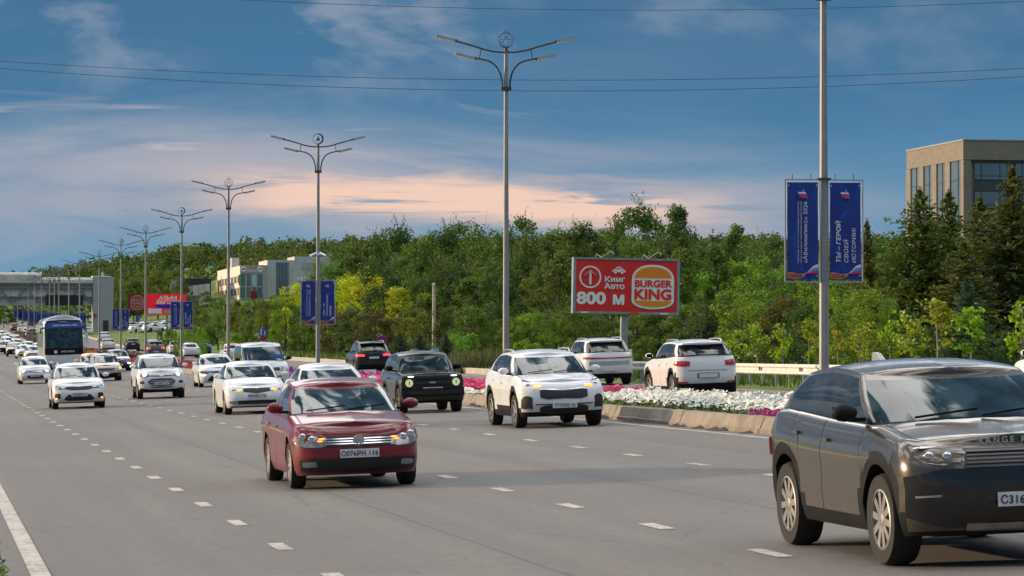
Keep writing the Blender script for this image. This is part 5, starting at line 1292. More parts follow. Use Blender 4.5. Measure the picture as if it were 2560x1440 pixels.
def super_arc(k, N, n):
    th = pi / 2 * k / N
    return sin(th) ** (2 / n), 1 - cos(th) ** (2 / n) if k < N else 1.0, th
class Car:
    def __init__(s, sh, **k):
        s.P = dict(SHAPES[sh]); s.P.update(k); P = s.P; s.sh = sh
        s.L, s.Wd, s.H = P['L'], P['W'], P['H']
        s.zt = ilist(P['belt']); s.hood = s.zt(0.25)
        s.yw1 = P['fo']; s.yw2 = P['fo'] + P['wb']; s.Ra = P['R'] + .075
        s.ys0 = P['dc']; s.ys1 = s.L - P['dr']
        s.front = ilist(P['front']); s.rear = ilist(P['rear']); s.hwf = ilist(P['hw'])
    def hw(s, z, top):                       # half width at height z where the panel's upper edge is `top`
        return s.Wd / 2 * s.hwf(max(0, min(1, (z - s.P['gc']) / (top - s.P['gc']))))
    def yf(s, z): return s.front(max(0, min(1, (z - s.P['gf']) / (s.hood - s.P['gf']))))
    def yr(s, z):
        t = s.zt(s.L); return s.L - s.rear(max(0, min(1, (z - s.P['gc']) / (t - s.P['gc']))))
    def fsurf(s, r, z, eps=0.0):
        sg = -1 if r < 0 else 1; r = min(.9999, abs(r)); n = s.P['n']
        th = asin(min(1, r ** (n / 2))); y0 = s.yf(z)
        x = s.hw(z, s.hood) * r; y = y0 + (s.ys0 - y0) * (1 - cos(th) ** (2 / n))
        nx = sin(th) ** 1.2; ny = cos(th) ** .8
        return (sg * (x + eps * nx), y - eps * ny, z)
    def rsurf(s, r, z, eps=0.0):
        sg = -1 if r < 0 else 1; r = min(.9999, abs(r)); n = s.P['n']
        th = asin(min(1, r ** (n / 2))); y0 = s.yr(z)
        x = s.hw(z, s.zt(s.L)) * r; y = y0 - (y0 - s.ys1) * (1 - cos(th) ** (2 / n))
        return (sg * (x + eps * sin(th) ** 1.2), y + eps * cos(th) ** .8, z)
    def arch(s, y, gc):
        z = gc
        for yw in (s.yw1, s.yw2):
            d = abs(y - yw)
            if d < s.Ra: z = max(z, s.P['R'] + sqrt(s.Ra ** 2 - d * d))
        return z
    def shell(s, paint, lod):
        P = s.P; NF = 9 if lod == 0 else 6; n = P['n']
        ys = set()
        m = 26 if lod == 0 else 12
        for k in range(m + 1): ys.add(round(s.ys0 + (s.ys1 - s.ys0) * k / m, 3))
        na = 12 if lod == 0 else 8
        for yw in (s.yw1, s.yw2):
            for k in range(na + 1):
                y = yw - s.Ra * cos(pi * k / na); 
                if s.ys0 < y < s.ys1: ys.add(round(y, 3))
            for y in (yw - s.Ra - .004, yw + s.Ra + .004):
                if s.ys0 < y < s.ys1: ys.add(round(y, 3))
        if lod == 0:
            for d in P['doors']: ys.add(round(d, 3))
        ys = sorted(ys); yl = [ys[0]]
        for y in ys[1:]:
            if y - yl[-1] > .003: yl.append(y)
        cols = [('f', k) for k in range(NF)] + [('s', y) for y in yl] + [('r', k) for k in reversed(range(NF))]
        V = [0, .05, .14, .26, .40, .54, .68, .80, .89, .95, .985, 1] if lod == 0 else [0, .12, .3, .5, .7, .85, .95, 1]
        rows = []          # rows[c][j]
        for kind, a in cols:
            cpts = []
            for v in V:
                if kind == 's':
                    y = a; top = s.zt(y); zb = s.arch(y, P['gc']); z = zb + (top - zb) * v
                    cpts.append((s.hw(z, top), y, z))
                else:
                    fx, fy, th = super_arc(a, NF, n)
                    top = s.hood if kind == 'f' else s.zt(s.L)
                    y_top = (s.yf(top) + (s.ys0 - s.yf(top)) * fy) if kind == 'f' else (s.yr(top) - (s.yr(top) - s.ys1) * fy)
                    tz = s.zt(max(y_top, .0)); g = P['gf'] if kind == 'f' else P['gc']
                    if kind == 'f': g = g + (P['gc'] - g) * fy
                    z = g + (tz - g) * v
                    hz = g + (top - g) * v
                    y0 = s.yf(hz) if kind == 'f' else s.yr(hz)
                    y = y0 + (s.ys0 - y0) * fy if kind == 'f' else y0 - (y0 - s.ys1) * fy
                    cpts.append((s.hw(hz, top) * fx, y, z))
            x, y, z = cpts[0]                      # flange turned inwards
            yi = y + (0.10 if kind == 'f' else (-.10 if kind == 'r' else 0))
            cpts.insert(0, (x * .80, yi, z + .02))
            # top skin to the centre line
            x, y, z = cpts[-1]
            for k in ((.93, .915, .8, .6, .35, 0) if lod == 0 else (.93, .8, .6, .35, 0)): cpts.append((x * k, y, z + P['crown'] * (1 - k * k)))
            rows.append(cpts)
        nv = len(rows[0]); nr = len(V)
        body = MB(); doors = {}
        trim = M_trim
        def idx(side, c, j): return ((0 if side > 0 else 1) * len(rows) + c) * nv + j
        for side in (1, -1):
            for cpts in rows:
                for p in cpts: body.v.append((side * p[0], p[1], p[2]))
        for side in (1, -1):
            for c in range(len(rows) - 1):
                for j in range(nv - 1):
                    q = [idx(side, c, j), idx(side, c + 1, j), idx(side, c + 1, j + 1), idx(side, c, j + 1)]
                    if side > 0: q = q[::-1]
                    pts = [body.v[i] for i in q]
                    cy = sum(p[1] for p in pts) / 4; cz = sum(p[2] for p in pts) / 4
                    isb = j < nr
                    if lod == 0 and j == nr + 1 and cy < P['ws'] + .35: body.face(q, M_under); continue
                    mt = paint
                    if j == 0: mt = trim if P['clad'] else paint
                    elif isb and P['clad']:
                        if cz < P['clad'] and (cz < P['clad'] - .08 or s.ys0 < cy < s.ys1): mt = trim
                        for yw in (s.yw1, s.yw2):
                            if math.hypot(cy - yw, cz - P['R']) < s.Ra + (.10 if lod == 0 else .05): mt = trim
                    if lod == 0 and 1 <= j < nr and 'doors' in P and P['doors'] and cols[c][0] == 's' and cols[c + 1][0] == 's':
                        d = P['doors']
                        di = 0 if d[0] < cy < d[1] else (1 if d[1] < cy < d[2] else -1)
                        if di >= 0 and cz > P['gc'] + .10:
                            doors.setdefault((side, di), []).append((q, mt)); continue
                    body.face(q, mt)
        # door skins: own meshes pulled in a few millimetres so the shut line shows
        dmeshes = []
        for (side, di), fs in doors.items():
            mb = MB(); mp = {}
            used = sorted({i for q, _ in fs for i in q})
            y0 = min(body.v[i][1] for i in used); y1 = max(body.v[i][1] for i in used)
            for i in used:
                x, y, z = body.v[i]
                if y < y0 + .002: y += .007
                if y > y1 - .002: y -= .007
                mp[i] = len(mb.v); mb.v.append((x, y, z))
            for q, mt in fs: mb.face([mp[i] for i in q], mt)
            dmeshes.append((side, di, mb))
        return body, dmeshes
    def cabin(s, paint, lod):
        P = s.P; NF = 8 if lod == 0 else 5; n = P['gn']
        yb0, yb1 = P['ws'], P['rb']; yr0, yr1 = P['rf'], P['rr']
        dA, dB = .42, .34
        if s.sh in ('boxy', 'van'): dA, dB = .16, .12
        thA = 74 if s.sh not in ('boxy', 'van') else 80
        qs = {0.0, 1.0}
        for a, b in P['wins']: qs.add(a); qs.add(b)
        for k in range(1, 8): qs.add(k / 8)
        qs = sorted(qs); qq = [qs[0]]
        for q in qs[1:]:
            if q - qq[-1] > .008: qq.append(q)
            elif any(abs(q - w) < 1e-6 for ab in P['wins'] for w in ab): qq[-1] = q
        ths = [pi / 2 * k / NF for k in range(NF)]; ta = radians(thA)
        ths = sorted(set([t for t in ths if abs(t - ta) > .06] + [ta]))
        cols = [('f', t) for t in ths] + [('s', q) for q in qq] + [('r', t) for t in reversed(ths)]
        roofc = .06; xb_f = lambda y: s.hw(s.zt(y), s.zt(y)) * .985
        hr = s.Wd / 2 * P['rw']
        rz = P['roof'] or [(yr0, s.H - roofc - .075), (yr0 + .5, s.H - roofc - .015), ((yr0 + yr1) / 2, s.H - roofc), (yr1 - .5, s.H - roofc - .02), (yr1, s.H - roofc - .07)]
        roofz = ilist(rz)
        V = [0, .06, .25, .5, .72, .90, .97, 1] if lod == 0 else [0, .06, .5, .90, 1]
        rows = []
        for kind, a in cols:
            if kind == 's':
                yb = (yb0 + dA) + ((yb1 - dB) - (yb0 + dA)) * a; yt = (yr0 + .22) + ((yr1 - .2) - (yr0 + .22)) * a
                xb = xb_f(yb); xt = hr; nx, ny = 1, 0
            else:
                fx = sin(a) ** (2 / n); fy = 1 - cos(a) ** (2 / n)
                if kind == 'f': yb = yb0 + dA * fy; yt = yr0 + .22 * fy; ny = -cos(a)
                else: yb = yb1 - dB * fy; yt = yr1 - .2 * fy; ny = cos(a)
                ye = yb0 + dA if kind == 'f' else yb1 - dB
                xb = xb_f(ye) * fx; xt = hr * fx; nx = sin(a)
            top = s.zt(yb); xe = max(.01, s.hw(top, top))
            zb = top + P['crown'] * (1 - min(1, (xb / xe)) ** 2) - .012
            zt_ = roofz(yt)
            cp = []
            for v in V:
                b = .035 * sin(pi * min(1, v * 1.02)) ; 
                e = max(0, (v - .9) / .1)
                cp.append((xb + (xt - xb) * v + nx * b, yb + (yt - yb) * v + ny * b * .6, zb + (zt_ - zb) * v))
            x, y, z = cp[-1]
            for k in (.955, .88, .72, .45, 0): cp.append((x * k, y + (.02 * (1 - k) * (1 if kind == 'f' else -1) if kind != 's' else 0), z + roofc * (1 - k ** 2.6)))
            rows.append(cp)
        nv = len(rows[0]); nr = len(V)
        gi0, gi1 = 1, (5 if lod == 0 else 3)
        body = MB(); gl = {}
        allv = []
        def idx(side, c, j): return ((0 if side > 0 else 1) * len(rows) + c) * nv + j
        for side in (1, -1):
            for cp in rows:
                for p in cp: allv.append((side * p[0], p[1], p[2]))
        body.v = allv
        for side in (1, -1):
            for c in range(len(cols) - 1):
                k0, a0 = cols[c]; k1, a1 = cols[c + 1]
                key = None
                if k0 == 'f' and k1 == 'f' and (a0 + a1) / 2 < ta: key = 'windshield'
                elif k0 == 'r' and k1 == 'r' and (a0 + a1) / 2 < ta: key = 'rear_window'
                elif k0 == 's' and k1 == 's':
                    qm = (a0 + a1) / 2
                    for wi, (w0, w1) in enumerate(P['wins']):
                        if w0 < qm < w1: key = ('side_window', side, wi)
                    if key is None and P['blackp'] and P['wins'][0][1] < qm < P['wins'][-1][0]: key = 'pillar'
                for j in range(nv - 1):
                    q = [idx(side, c, j), idx(side, c + 1, j), idx(side, c + 1, j + 1), idx(side, c, j + 1)]
                    if side > 0: q = q[::-1]
                    if key and gi0 <= j < gi1:
                        if key == 'pillar': body.face(q, M_trim)
                        else: gl.setdefault(key, []).append(q)
                    else:
                        body.face(q, M_trim if (j == 0) else paint)
        out = []
        for key, fs in gl.items():
            mb = MB(); mp = {}
            g = M_wind if key == 'windshield' else (M_side)
            for q in fs:
                for i in q:
                    if i not in mp: mp[i] = len(mb.v); mb.v.append(allv[i])
                mb.face([mp[i] for i in q], g)
            out.append((key if isinstance(key, str) else key[0], mb))
        return body, out
    def patch(s, spec, mat, eps=.008, rear=False, ny=None, nz=3, skirt=.03, mb=None):
        """panel lying on the front (or rear) surface; spec = [(r, z_top, z_bottom), ...] from side to side"""
        fn = s.rsurf if rear else s.fsurf
        mb = mb or MB(); b = len(mb.v); R = []
        N = ny or max(4, int(abs(spec[-1][0] - spec[0][0]) * 14))
        for i in range(N + 1):
            r = spec[0][0] + (spec[-1][0] - spec[0][0]) * i / N
            R.append((r, interp(r, [(a, t) for a, t, _ in spec]), interp(r, [(a, q) for a, _, q in spec])))
        for i, (r, zt_, zb) in enumerate(R):
            for j in range(nz + 1):
                mb.v.append(fn(r, zb + (zt_ - zb) * j / nz, eps))
        n1 = nz + 1
        for i in range(N):
            for j in range(nz):
                q = (b + i * n1 + j, b + (i + 1) * n1 + j, b + (i + 1) * n1 + j + 1, b + i * n1 + j + 1)
                mb.face(q if not rear else q[::-1], mat)
        ring = [(i, 0) for i in range(N + 1)] + [(N, j) for j in range(1, nz + 1)] + [(i, nz) for i in range(N - 1, -1, -1)] + [(0, j) for j in range(nz - 1, 0, -1)]
        c = len(mb.v)
        for i, j in ring:
            r, zt_, zb = R[i]; mb.v.append(fn(r, zb + (zt_ - zb) * j / nz, eps - skirt))
        m = len(ring)
        for k in range(m):
            i0, j0 = ring[k]; i1, j1 = ring[(k + 1) % m]
            mb.face((b + i0 * n1 + j0, c + k, c + (k + 1) % m, b + i1 * n1 + j1), mat)
        return mb
M_gloss = pm('gloss black panel', (.008, .008, .010), .25, var=.2, coat=.5)
# ---- wheels (unit tyre of radius .33, scaled to fit)
def tyre_mesh():
    mb = MB(); mb.lathe([(.20, -.09), (.315, -.105), (.33, -.07), (.332, 0), (.33, .07), (.315, .105), (.22, .10), (.20, .06)], M_tyre, 24, 'X')
    return mb.mesh('wheel', True, 50)
def rim_mesh(mat, spokes):
    mb = MB()
    mb.lathe([(.225, .05), (.225, .098), (.205, .104), (.198, .06)], mat, 24, 'X')
    mb.lathe([(.2, .03), (.2, .045)], M_under, 20, 'X')
    mb.lathe([(.05, .05), (.05, .098), (.03, .104)], mat, 12, 'X')
    for k in range(spokes):
        t = 2 * pi * k / spokes
        R = Matrix.Rotation(t, 3, 'X')
        c = R @ Vector((.085, 0, .125)); mb.box(c, (.022, .05, .165), mat, R)
    return mb.mesh('rim', True, 30)
TYRE = tyre_mesh(); RIM5 = rim_mesh(M_rim, 5); RIM10 = rim_mesh(M_rim, 10); RIMD = rim_mesh(M_rimd, 7)
def sphere_mb(mb, c, d, mat, n=10, m=6):
    prof = [(max(.001, sin(pi * i / m)), -cos(pi * i / m)) for i in range(m + 1)]
    b = len(mb.v); mb.lathe(prof, mat, n, 'Z')
    for i in range(b, len(mb.v)):
        v = mb.v[i]; mb.v[i] = (v[0] * d[0] + c[0], v[1] * d[1] + c[1], v[2] * d[2] + c[2])
def sym(spec): return [(-r, a, b) for r, a, b in reversed(spec)]
def plate(c, root, z, w=.52, h=.112, rear=False, text='О076РН 116', green=False, eps=.02):
    mb = MB(); p = (c.rsurf if rear else c.fsurf)(0, z, eps); y = p[1]
    mb.box((0, y, z), (w, .016, h), M_plate)
    o = mb.obj('number_plate', root)
    if text:
        q = lettering(text, .092, M_platei, o, (0, y + (.0105 if rear else -.0105), z - .033), (0, 0, pi if rear else 0), depth=.001, bold=.012)
    if green:
        mb = MB(); mb.box((0, y - .004, z - h / 2 - .012), (w + .03, .02, .03), M_green); mb.obj('plate_frame', root)
    return o
def build_car(sh, paint, lod=0, lights=None, spec=None, rim=None, name='car', **kw):
    """whole vehicle at the origin; spec holds the face of this model"""
    c = Car(sh, **kw); P = c.P; spec = spec or {}
    root = bpy.data.objects.new(name, None); COL.objects.link(root)
    body, doors = c.shell(paint, lod)
    hascab = sh not in ('bus', 'bus2')
    bobj = body.obj('body', root, True, 32)
    for side, di, mb in doors:
        d = mb.obj('door', root, True, 32)
        yy = P['doors'][di + 1] - .16; top = c.zt(yy); zz = top - .17
        hb = MB(); hb.box((side * (c.hw(zz, top) + .016), yy, zz), (.022, .19, .03), spec.get('handle', paint)); hb.obj('handle', d, True)
    if hascab:
        cb, gl = c.cabin(spec.get('roofpaint', paint), lod)
        cb.obj('cabin', root, True, 32)
        for nm, mb in gl: mb.obj(nm, root, True, 60)
    ub = MB(); ub.box((0, c.L / 2, P['gc'] + .26), (c.Wd - .52, c.L - .5, .52), M_under); ub.obj('underbody', root)
    # wheels
    k = P['R'] / .332; rm = rim or RIM5
    for yw in (c.yw1, c.yw2):
        for sx in (1, -1):
            w = link('wheel', TYRE, root, (sx * (c.Wd / 2 - .125 * k), yw, P['R'])); w.scale = (k, k, k)
            w.rotation_euler = (RND.uniform(0, 6), 0, 0) if sx > 0 else (RND.uniform(0, 6), 0, pi)
            if lod < 2: link('rim', rm, w)
    # lights front
    L = lights or {}
    hl = spec.get('head', [(.50, .70, .60), (.72, .735, .60), (.90, .77, .62), (.985, .78, .66)])
    for sg in (1, -1):
        sp_ = hl if sg > 0 else sym(hl)
        lens = spec.get('lens', M_lens)
        o = c.patch(sp_, lens, .004, ny=10, skirt=.04).obj('headlight', root, True, 50)
        for (r, z, w, h, mt) in L.get('front', []):
            mb = MB(); p = c.fsurf(sg * r, z, .016)
            sphere_mb(mb, p, (w, .02, h), mt, 12, 6); mb.obj('lamp', o, True)
        for (r, z, w, h, mt) in L.get('left' if sg < 0 else 'right', []):
            mb = MB(); p = c.fsurf(sg * r, z, .016)
            sphere_mb(mb, p, (w, .02, h), mt, 12, 6); mb.obj('lamp', o, True)
    for nm, sp_, mt, ep in spec.get('front', []):
        c.patch(sp_, mt, ep).obj(nm, root, True, 50)
    for nm, sp_, mt, ep in spec.get('front2', []):
        for sg in (1, -1): c.patch(sp_ if sg > 0 else sym(sp_), mt, ep).obj(nm, root, True, 50)
    if lod == 0 and hascab and sh != 'boxy':
        z = c.hood - .028; c.patch([(-.60, z + .004, z - .004), (0, z, z - .008), (.60, z + .004, z - .004)], M_under, .004).obj('bonnet_seam', root)
    if 'plate' in spec: plate(c, root, spec['plate'], text=spec.get('ptext', ''), green=spec.get('pgreen', False))
    # rear
    tl = spec.get('tail', [(.60, .93, .80), (.85, .96, .78), (.99, .96, .80)])
    for sg in (1, -1):
        c.patch(tl if sg > 0 else sym(tl), spec.get('tailmat', M_red), .010, True, ny=6, skirt=.04).obj('tail_light', root, True, 50)
    for nm, sp_, mt, ep in spec.get('rear', []):
        c.patch(sp_, mt, ep, True).obj(nm, root, True, 50)
    if 'rplate' in spec: plate(c, root, spec['rplate'], rear=True, text=spec.get('ptext', ''))
    # mirrors
    if hascab and lod < 2:
        for sg in (1, -1):
            mb = MB(); y = P['ws'] + .46; z = c.zt(y) + .10
            sphere_mb(mb, (sg * (c.Wd / 2 + .075), y, z), (.115, .07, .075), spec.get('mirror', paint), 10, 6)
            mb.box((sg * (c.Wd / 2 - .04), y + .03, z - .06), (.14, .06, .035), M_trim)
            mb.box((sg * (c.Wd / 2 + .08), y + .055, z), (.16, .03, .10), M_trim)
            mb.obj('mirror', root, True, 40)
    if hascab and lod == 0:
        # wipers, aerial
        mb = MB()
        for x0, x1 in ((-.55, -.02), (.0, .52)):
            y = P['ws'] + .05; 
            zb = c.zt(P['ws'] + .1) + P['crown'] + .03
            mb.beam((x0, y - .01 + abs(x0) * .12, zb - .02), (x1, y + .03 + abs(x1) * .08, zb + .035), .018, M_trim)
        mb.obj('wiper', root)
    if P['rails'] or spec.get('rails'):
        for sg in (1, -1):
            mb = MB(); y0, y1 = P['rf'] + .35, P['rr'] - .25; x = sg * (c.Wd / 2 * P['rw'] - .05); z = c.H - .03
            mb.tube([(x, y0, z - .06), (x, y0 + .12, z + .02), (x, (y0 + y1) / 2, z + .035), (x, y1 - .12, z + .02), (x, y1, z - .06)], .022, M_rim, 6)
            mb.obj('roof_rail', root, True)
    if spec.get('spoiler') or P['spoiler']:
        mb = MB(); mb.box((0, P['rr'] + .04, c.H - .125), (c.Wd * P['rw'] * .92, .30, .04), spec.get('roofpaint', paint)); mb.obj('spoiler', root)
    if spec.get('taxisign'):
        mb = MB(); mb.box((0, (P['rf'] + P['rr']) / 2 - .2, c.H + .07), (.55, .16, .14), spec['taxisign'], taper=.8); mb.obj('roof_sign', root, True)
    root['_L'] = c.L; root['_fo'] = c.yw1; root['_yw2'] = c.yw2
    return root, c
def place(root, X, Y, back, label, cat='car', group='cars driving on the avenue'):
    """front (or, for a car seen from behind, rear) wheel line at X, Y"""
    yl = root['_fo'] if not back else root['_yw2']
    M = frame_at(X, Y, back); root.matrix_world = M @ Matrix.Translation((0, -yl, 0))
    tag(root, label, cat, group)
    return root
ONC = 'cars driving towards the camera'; DEP = 'cars driving away on the far carriageway'

# ---------------------------------------------------------------- the near cars, each with its own face
def chrome_slats(zs, r, h=.018): return [('grille_slat', [(-r, z + h / 2, z - h / 2), (0, z + h / 2, z - h / 2), (r, z + h / 2, z - h / 2)], M_chrome, .022) for z in zs]

# maroon sedan
spec = dict(head=[(.46, .71, .585), (.62, .755, .56), (.82, .81, .565), (.95, .835, .61), (.985, .84, .67)], plate=.475, ptext='О076РН 116',
    front=[('grille', [(-.50, .705, .575), (0, .70, .575), (.50, .705, .575)], M_mesh, .012),
           ('lower_grille', [(-.90, .40, .25), (-.7, .41, .23), (0, .40, .22), (.7, .41, .23), (.90, .40, .25)], M_mesh, .014)] + chrome_slats((.605, .637, .67), .50, .012),
    front2=[('fog_light', [(.66, .375, .305), (.80, .375, .30), (.86, .36, .31)], M_lens, .022)], handle=M_chrome)
rt, c = build_car('sedan', M_maroon, 0, dict(front=[(.555, .675, .045, .010, M_amber), (.585, .645, .04, .009, M_amber), (.70, .67, .05, .048, M_chrome), (.84, .70, .05, .055, M_chrome)]), spec, RIM10, 'sedan', hw=[(0, .92), (.1, .965), (.3, .988), (.54, .985), (.66, 1), (.76, .998), (.84, .968), (.94, .945), (.98, .92), (1, .885)])
em = MB(); y = c.fsurf(0, .64, .03)[1]
em.lathe([(.062, -.012), (.074, -.014), (.078, 0), (.062, 0)], M_chrome, 20, 'Y', (0, y, .642))
em.lathe([(.060, .004), (.058, -.004)], M_mesh, 20, 'Y', (0, y, .642))
def vee(pts):
    for p, q in zip(pts, pts[1:]): em.beam((p[0], y - .012, .642 + p[1]), (q[0], y - .012, .642 + q[1]), .011, M_chrome)
vee([(-.026, .054), (0, .006), (.026, .054)]); vee([(-.052, .03), (-.024, -.05), (0, -.004), (.024, -.05), (.052, .03)])
em.obj('emblem', rt, True, 40)
place(rt, *gp(880, 1216), False, 'dark red sedan with a chrome barred grille, nearest of the cars in the middle lanes', 'car', ONC)

# dark bronze four wheel drive, cut by the frame
spec = dict(head=[(.50, .93, .85), (.7, .955, .83), (.9, .985, .86), (.985, .99, .91)], lens=M_lensd, plate=.55, ptext='С316УР 116', handle=M_bronze, roofpaint=M_bronze, mirror=M_trim,
    front=[('grille', [(-.52, .955, .80), (0, .95, .80), (.52, .955, .80)], M_mesh, .012), ('bumper_trim', [(-.96, .74, .42), (-.7, .80, .33), (0, .80, .33), (.7, .80, .33), (.96, .74, .42)], M_gloss, .012),  # black trim enlarged over the bumper to paint its shade darker
           ('skid_plate', [(-.5, .36, .30), (0, .36, .29), (.5, .36, .30)], M_rim, .016)] +
          [('grille_slat', [(-.50, z + .007, z - .007), (0, z + .007, z - .007), (.50, z + .007, z - .007)], M_rimd, .02) for z in (.815, .845, .875, .905, .935)],
    front2=[('fog_strip', [(.72, .60, .585), (.90, .59, .575)], M_rim, .02)])
rt, c = build_car('coupe_suv', M_bronze, 0, dict(front=[(.80, .965, .13, .014, M_chrome), (.66, .90, .04, .035, M_chrome), (.80, .905, .04, .035, M_chrome)]), spec, RIM10, 'four_wheel_drive', blackp=True)
lettering('RANGE ROVER', .07, M_chrome, rt, (0, c.fsurf(0, 1.0, .02)[1] - .01, .985), (0, 0, 0), bold=.01, space=1.5, name='bonnet_lettering')
mb = MB(); mb.prism([(3.5, 1.62), (3.66, 1.69), (3.76, 1.70), (3.80, 1.60)], .05, M_silver, off=-.035)
for i, v in enumerate(mb.v): mb.v[i] = (v[1], v[0], v[2])
mb.obj('roof_fin', rt)
place(rt, *gp(2480, 1400), False, 'dark bronze four wheel drive cut off by the right edge of the view', 'car', ONC)

# white crossover
spec = dict(head=[(.52, .905, .82), (.7, .955, .80), (.9, 1.0, .84), (.985, 1.02, .92)], plate=.47, ptext='Т715КО 16', rails=True,
    front=[('grille', [(-.54, .79, .64), (-.4, .80, .60), (-.16, .785, .605), (0, .775, .615), (.16, .785, .605), (.4, .80, .60), (.54, .79, .64)], M_mesh, .014),
           ('bumper_slot', [(-.66, .505, .485), (0, .50, .48), (.66, .505, .485)], M_mesh, .014),
           ('lower_grille', [(-.56, .43, .32), (-.42, .47, .29), (0, .47, .29), (.42, .47, .29), (.56, .43, .32)], M_mesh, .014),
           ('grille_rim', [(-.55, .815, .795), (-.4, .825, .802), (-.16, .805, .785), (0, .795, .775), (.16, .805, .785), (.4, .825, .802), (.55, .815, .795)], M_chrome, .016)],
    front2=[('air_intake', [(.72, .64, .40), (.80, .69, .42), (.90, .66, .40), (.94, .60, .42)], M_mesh, .016)])
rt, c = build_car('crossover', M_white, 0, dict(front=[(.60, .862, .09, .034, M_amber), (.80, .90, .05, .04, M_chrome)]), spec, RIM5, 'crossover')
place(rt, *gp(1392, 1067), False, 'white crossover with amber lamps and a wide black grille beside the kerb', 'car', ONC)

# dark boxy off-roader
spec = dict(head=[(.50, .955, .925), (.7, .955, .925), (.94, .955, .925)], lens=M_lens, plate=.61, ptext='В777АА 116', mirror=M_trim, handle=M_trim,
    front=[('grille', [(-.95, .965, .66), (0, .965, .66), (.95, .965, .66)], M_mesh, .010), ('bumper', [(-.97, .645, .44), (0, .645, .42), (.97, .645, .44)], M_trim, .03),
           ('emblem', [(-.11, .80, .785), (-.06, .815, .77), (0, .818, .767), (.06, .815, .77), (.11, .80, .785)], M_chrome, .022)] +
          [('grille_slat', [(-.55, z + .008, z - .008), (.55, z + .008, z - .008)], M_trim, .022) for z in (.70, .74, .86, .90)])
rt, c = build_car('boxy', M_olive, 0, dict(front=[(.70, .955, .085, .016, M_cool_on)]), spec, RIMD, 'off_roader')
for sg in (1, -1):
    mb = MB(); p = c.fsurf(sg * .72, .79, .03)
    mb.lathe([(.100, -.0), (.095, -.016), (.045, -.024)], M_green_on, 20, 'Y', p)
    mb.box((p[0], p[1] - .026, p[2]), (.022, .01, .085), M_mesh); mb.obj('round_headlight', rt, True, 40)
mb = MB()
for x, z0 in ((-.28, .02), (.28, .02)): mb.box((x, 1.15, 1.63), (.2, .12, .06), M_rim, taper=.8)
mb.obj('roof_lamp', rt)
mb = MB(); mb.box((.0, .55, 1.085), (.42, .25, .05), M_olive, taper=.7); mb.obj('bonnet_scoop', rt, True)
place(rt, *gp(1074, 1031), False, 'dark boxy off-roader with round pale green ringed headlights', 'car', ONC)

# white liftback
spec = dict(head=[(.44, .715, .63), (.62, .73, .615), (.86, .755, .62), (.98, .77, .66)], plate=.51, ptext='Р352ЕХ 116', lens=M_lensd, mirror=M_white,
    front=[('grille', [(-.44, .735, .635), (-.1, .73, .59), (0, .72, .585), (.1, .73, .59), (.44, .735, .635)], M_mesh, .014), ('lower_grille', [(-.62, .385, .29), (0, .395, .285), (.62, .385, .29)], M_mesh, .014),
           ('grille_rim', [(-.44, .75, .735), (-.1, .745, .73), (0, .735, .72), (.1, .745, .73), (.44, .75, .735)], M_chrome, .018),
           ('emblem', [(-.05, .76, .73), (0, .775, .715), (.05, .76, .73)], M_chrome, .022), ('splitter', [(-.9, .225, .20), (0, .225, .20), (.9, .225, .20)], M_trim, .012)],
    front2=[('fog_light', [(.66, .385, .30), (.78, .38, .305), (.88, .37, .32)], M_lens, .02)])
rt, c = build_car('sedan_tall', M_white, 0, dict(front=[(.55, .672, .075, .036, M_amber), (.74, .685, .05, .045, M_chrome)]), spec, RIM5, 'liftback')
place(rt, *gp(637, 1034), False, 'white liftback with glowing amber headlights, left of the dark red sedan', 'car', ONC)

# white small crossover hatch with green plate frame
spec = dict(head=[(.50, .735, .655), (.7, .775, .64), (.88, .82, .66), (.985, .85, .72)], lens=M_lensd, plate=.475, ptext='О363ЕВ 16', pgreen=True, rails=True,
    front=[('grille', [(-.50, .735, .655), (-.3, .74, .62), (0, .725, .615), (.3, .74, .62), (.50, .735, .655)], M_mesh, .014),
           ('lower_grille', [(-.56, .33, .30), (-.42, .47, .27), (0, .46, .265), (.42, .47, .27), (.56, .33, .30)], M_mesh, .014),
           ('grille_rim', [(-.50, .75, .735), (-.3, .755, .74), (0, .74, .725), (.3, .755, .74), (.50, .75, .735)], M_chrome, .018)],
    front2=[('air_intake', [(.70, .50, .36), (.80, .52, .33), (.90, .50, .35)], M_mesh, .014), ('fog_light', [(.80, .375, .33), (.88, .375, .335)], M_amber, .022)])
rt, c = build_car('hatch', M_white, 0, dict(front=[(.72, .715, .05, .045, M_chrome), (.84, .745, .05, .045, M_chrome)]), spec, RIM5, 'hatchback')
place(rt, *gp(197, 1021), False, 'white hatchback with dark headlights and a green framed plate', 'car', ONC)

# white mini SUV with lit round headlights
spec = dict(head=[(.52, .905, .82), (.7, .93, .80), (.86, .96, .82), (.97, .98, .88)], plate=.57, ptext='С208УТ 16',
    front=[('grille', [(-.56, .66, .60), (-.44, .735, .50), (0, .75, .47), (.44, .735, .50), (.56, .66, .60)], M_mesh, .014),
           ('upper_grille', [(-.50, .865, .845), (0, .855, .825), (.50, .865, .845)], M_mesh, .014), ('lower_slot', [(-.44, .44, .41), (0, .445, .405), (.44, .44, .41)], M_mesh, .016),
           ('emblem', [(-.09, .845, .835), (0, .862, .818), (.09, .845, .835)], M_chrome, .02),
           ('skid_plate', [(-.9, .40, .27), (-.6, .36, .26), (0, .34, .255), (.6, .36, .26), (.9, .40, .27)], M_trim, .012)] +
          [('grille_slat', [(-.50, z + .018, z - .012), (0, z + .024, z - .012), (.50, z + .018, z - .012)], M_rim, .024) for z in (.535, .60, .665)],
    front2=[('air_intake', [(.72, .62, .57), (.80, .68, .565), (.90, .63, .57)], M_mesh, .016)])
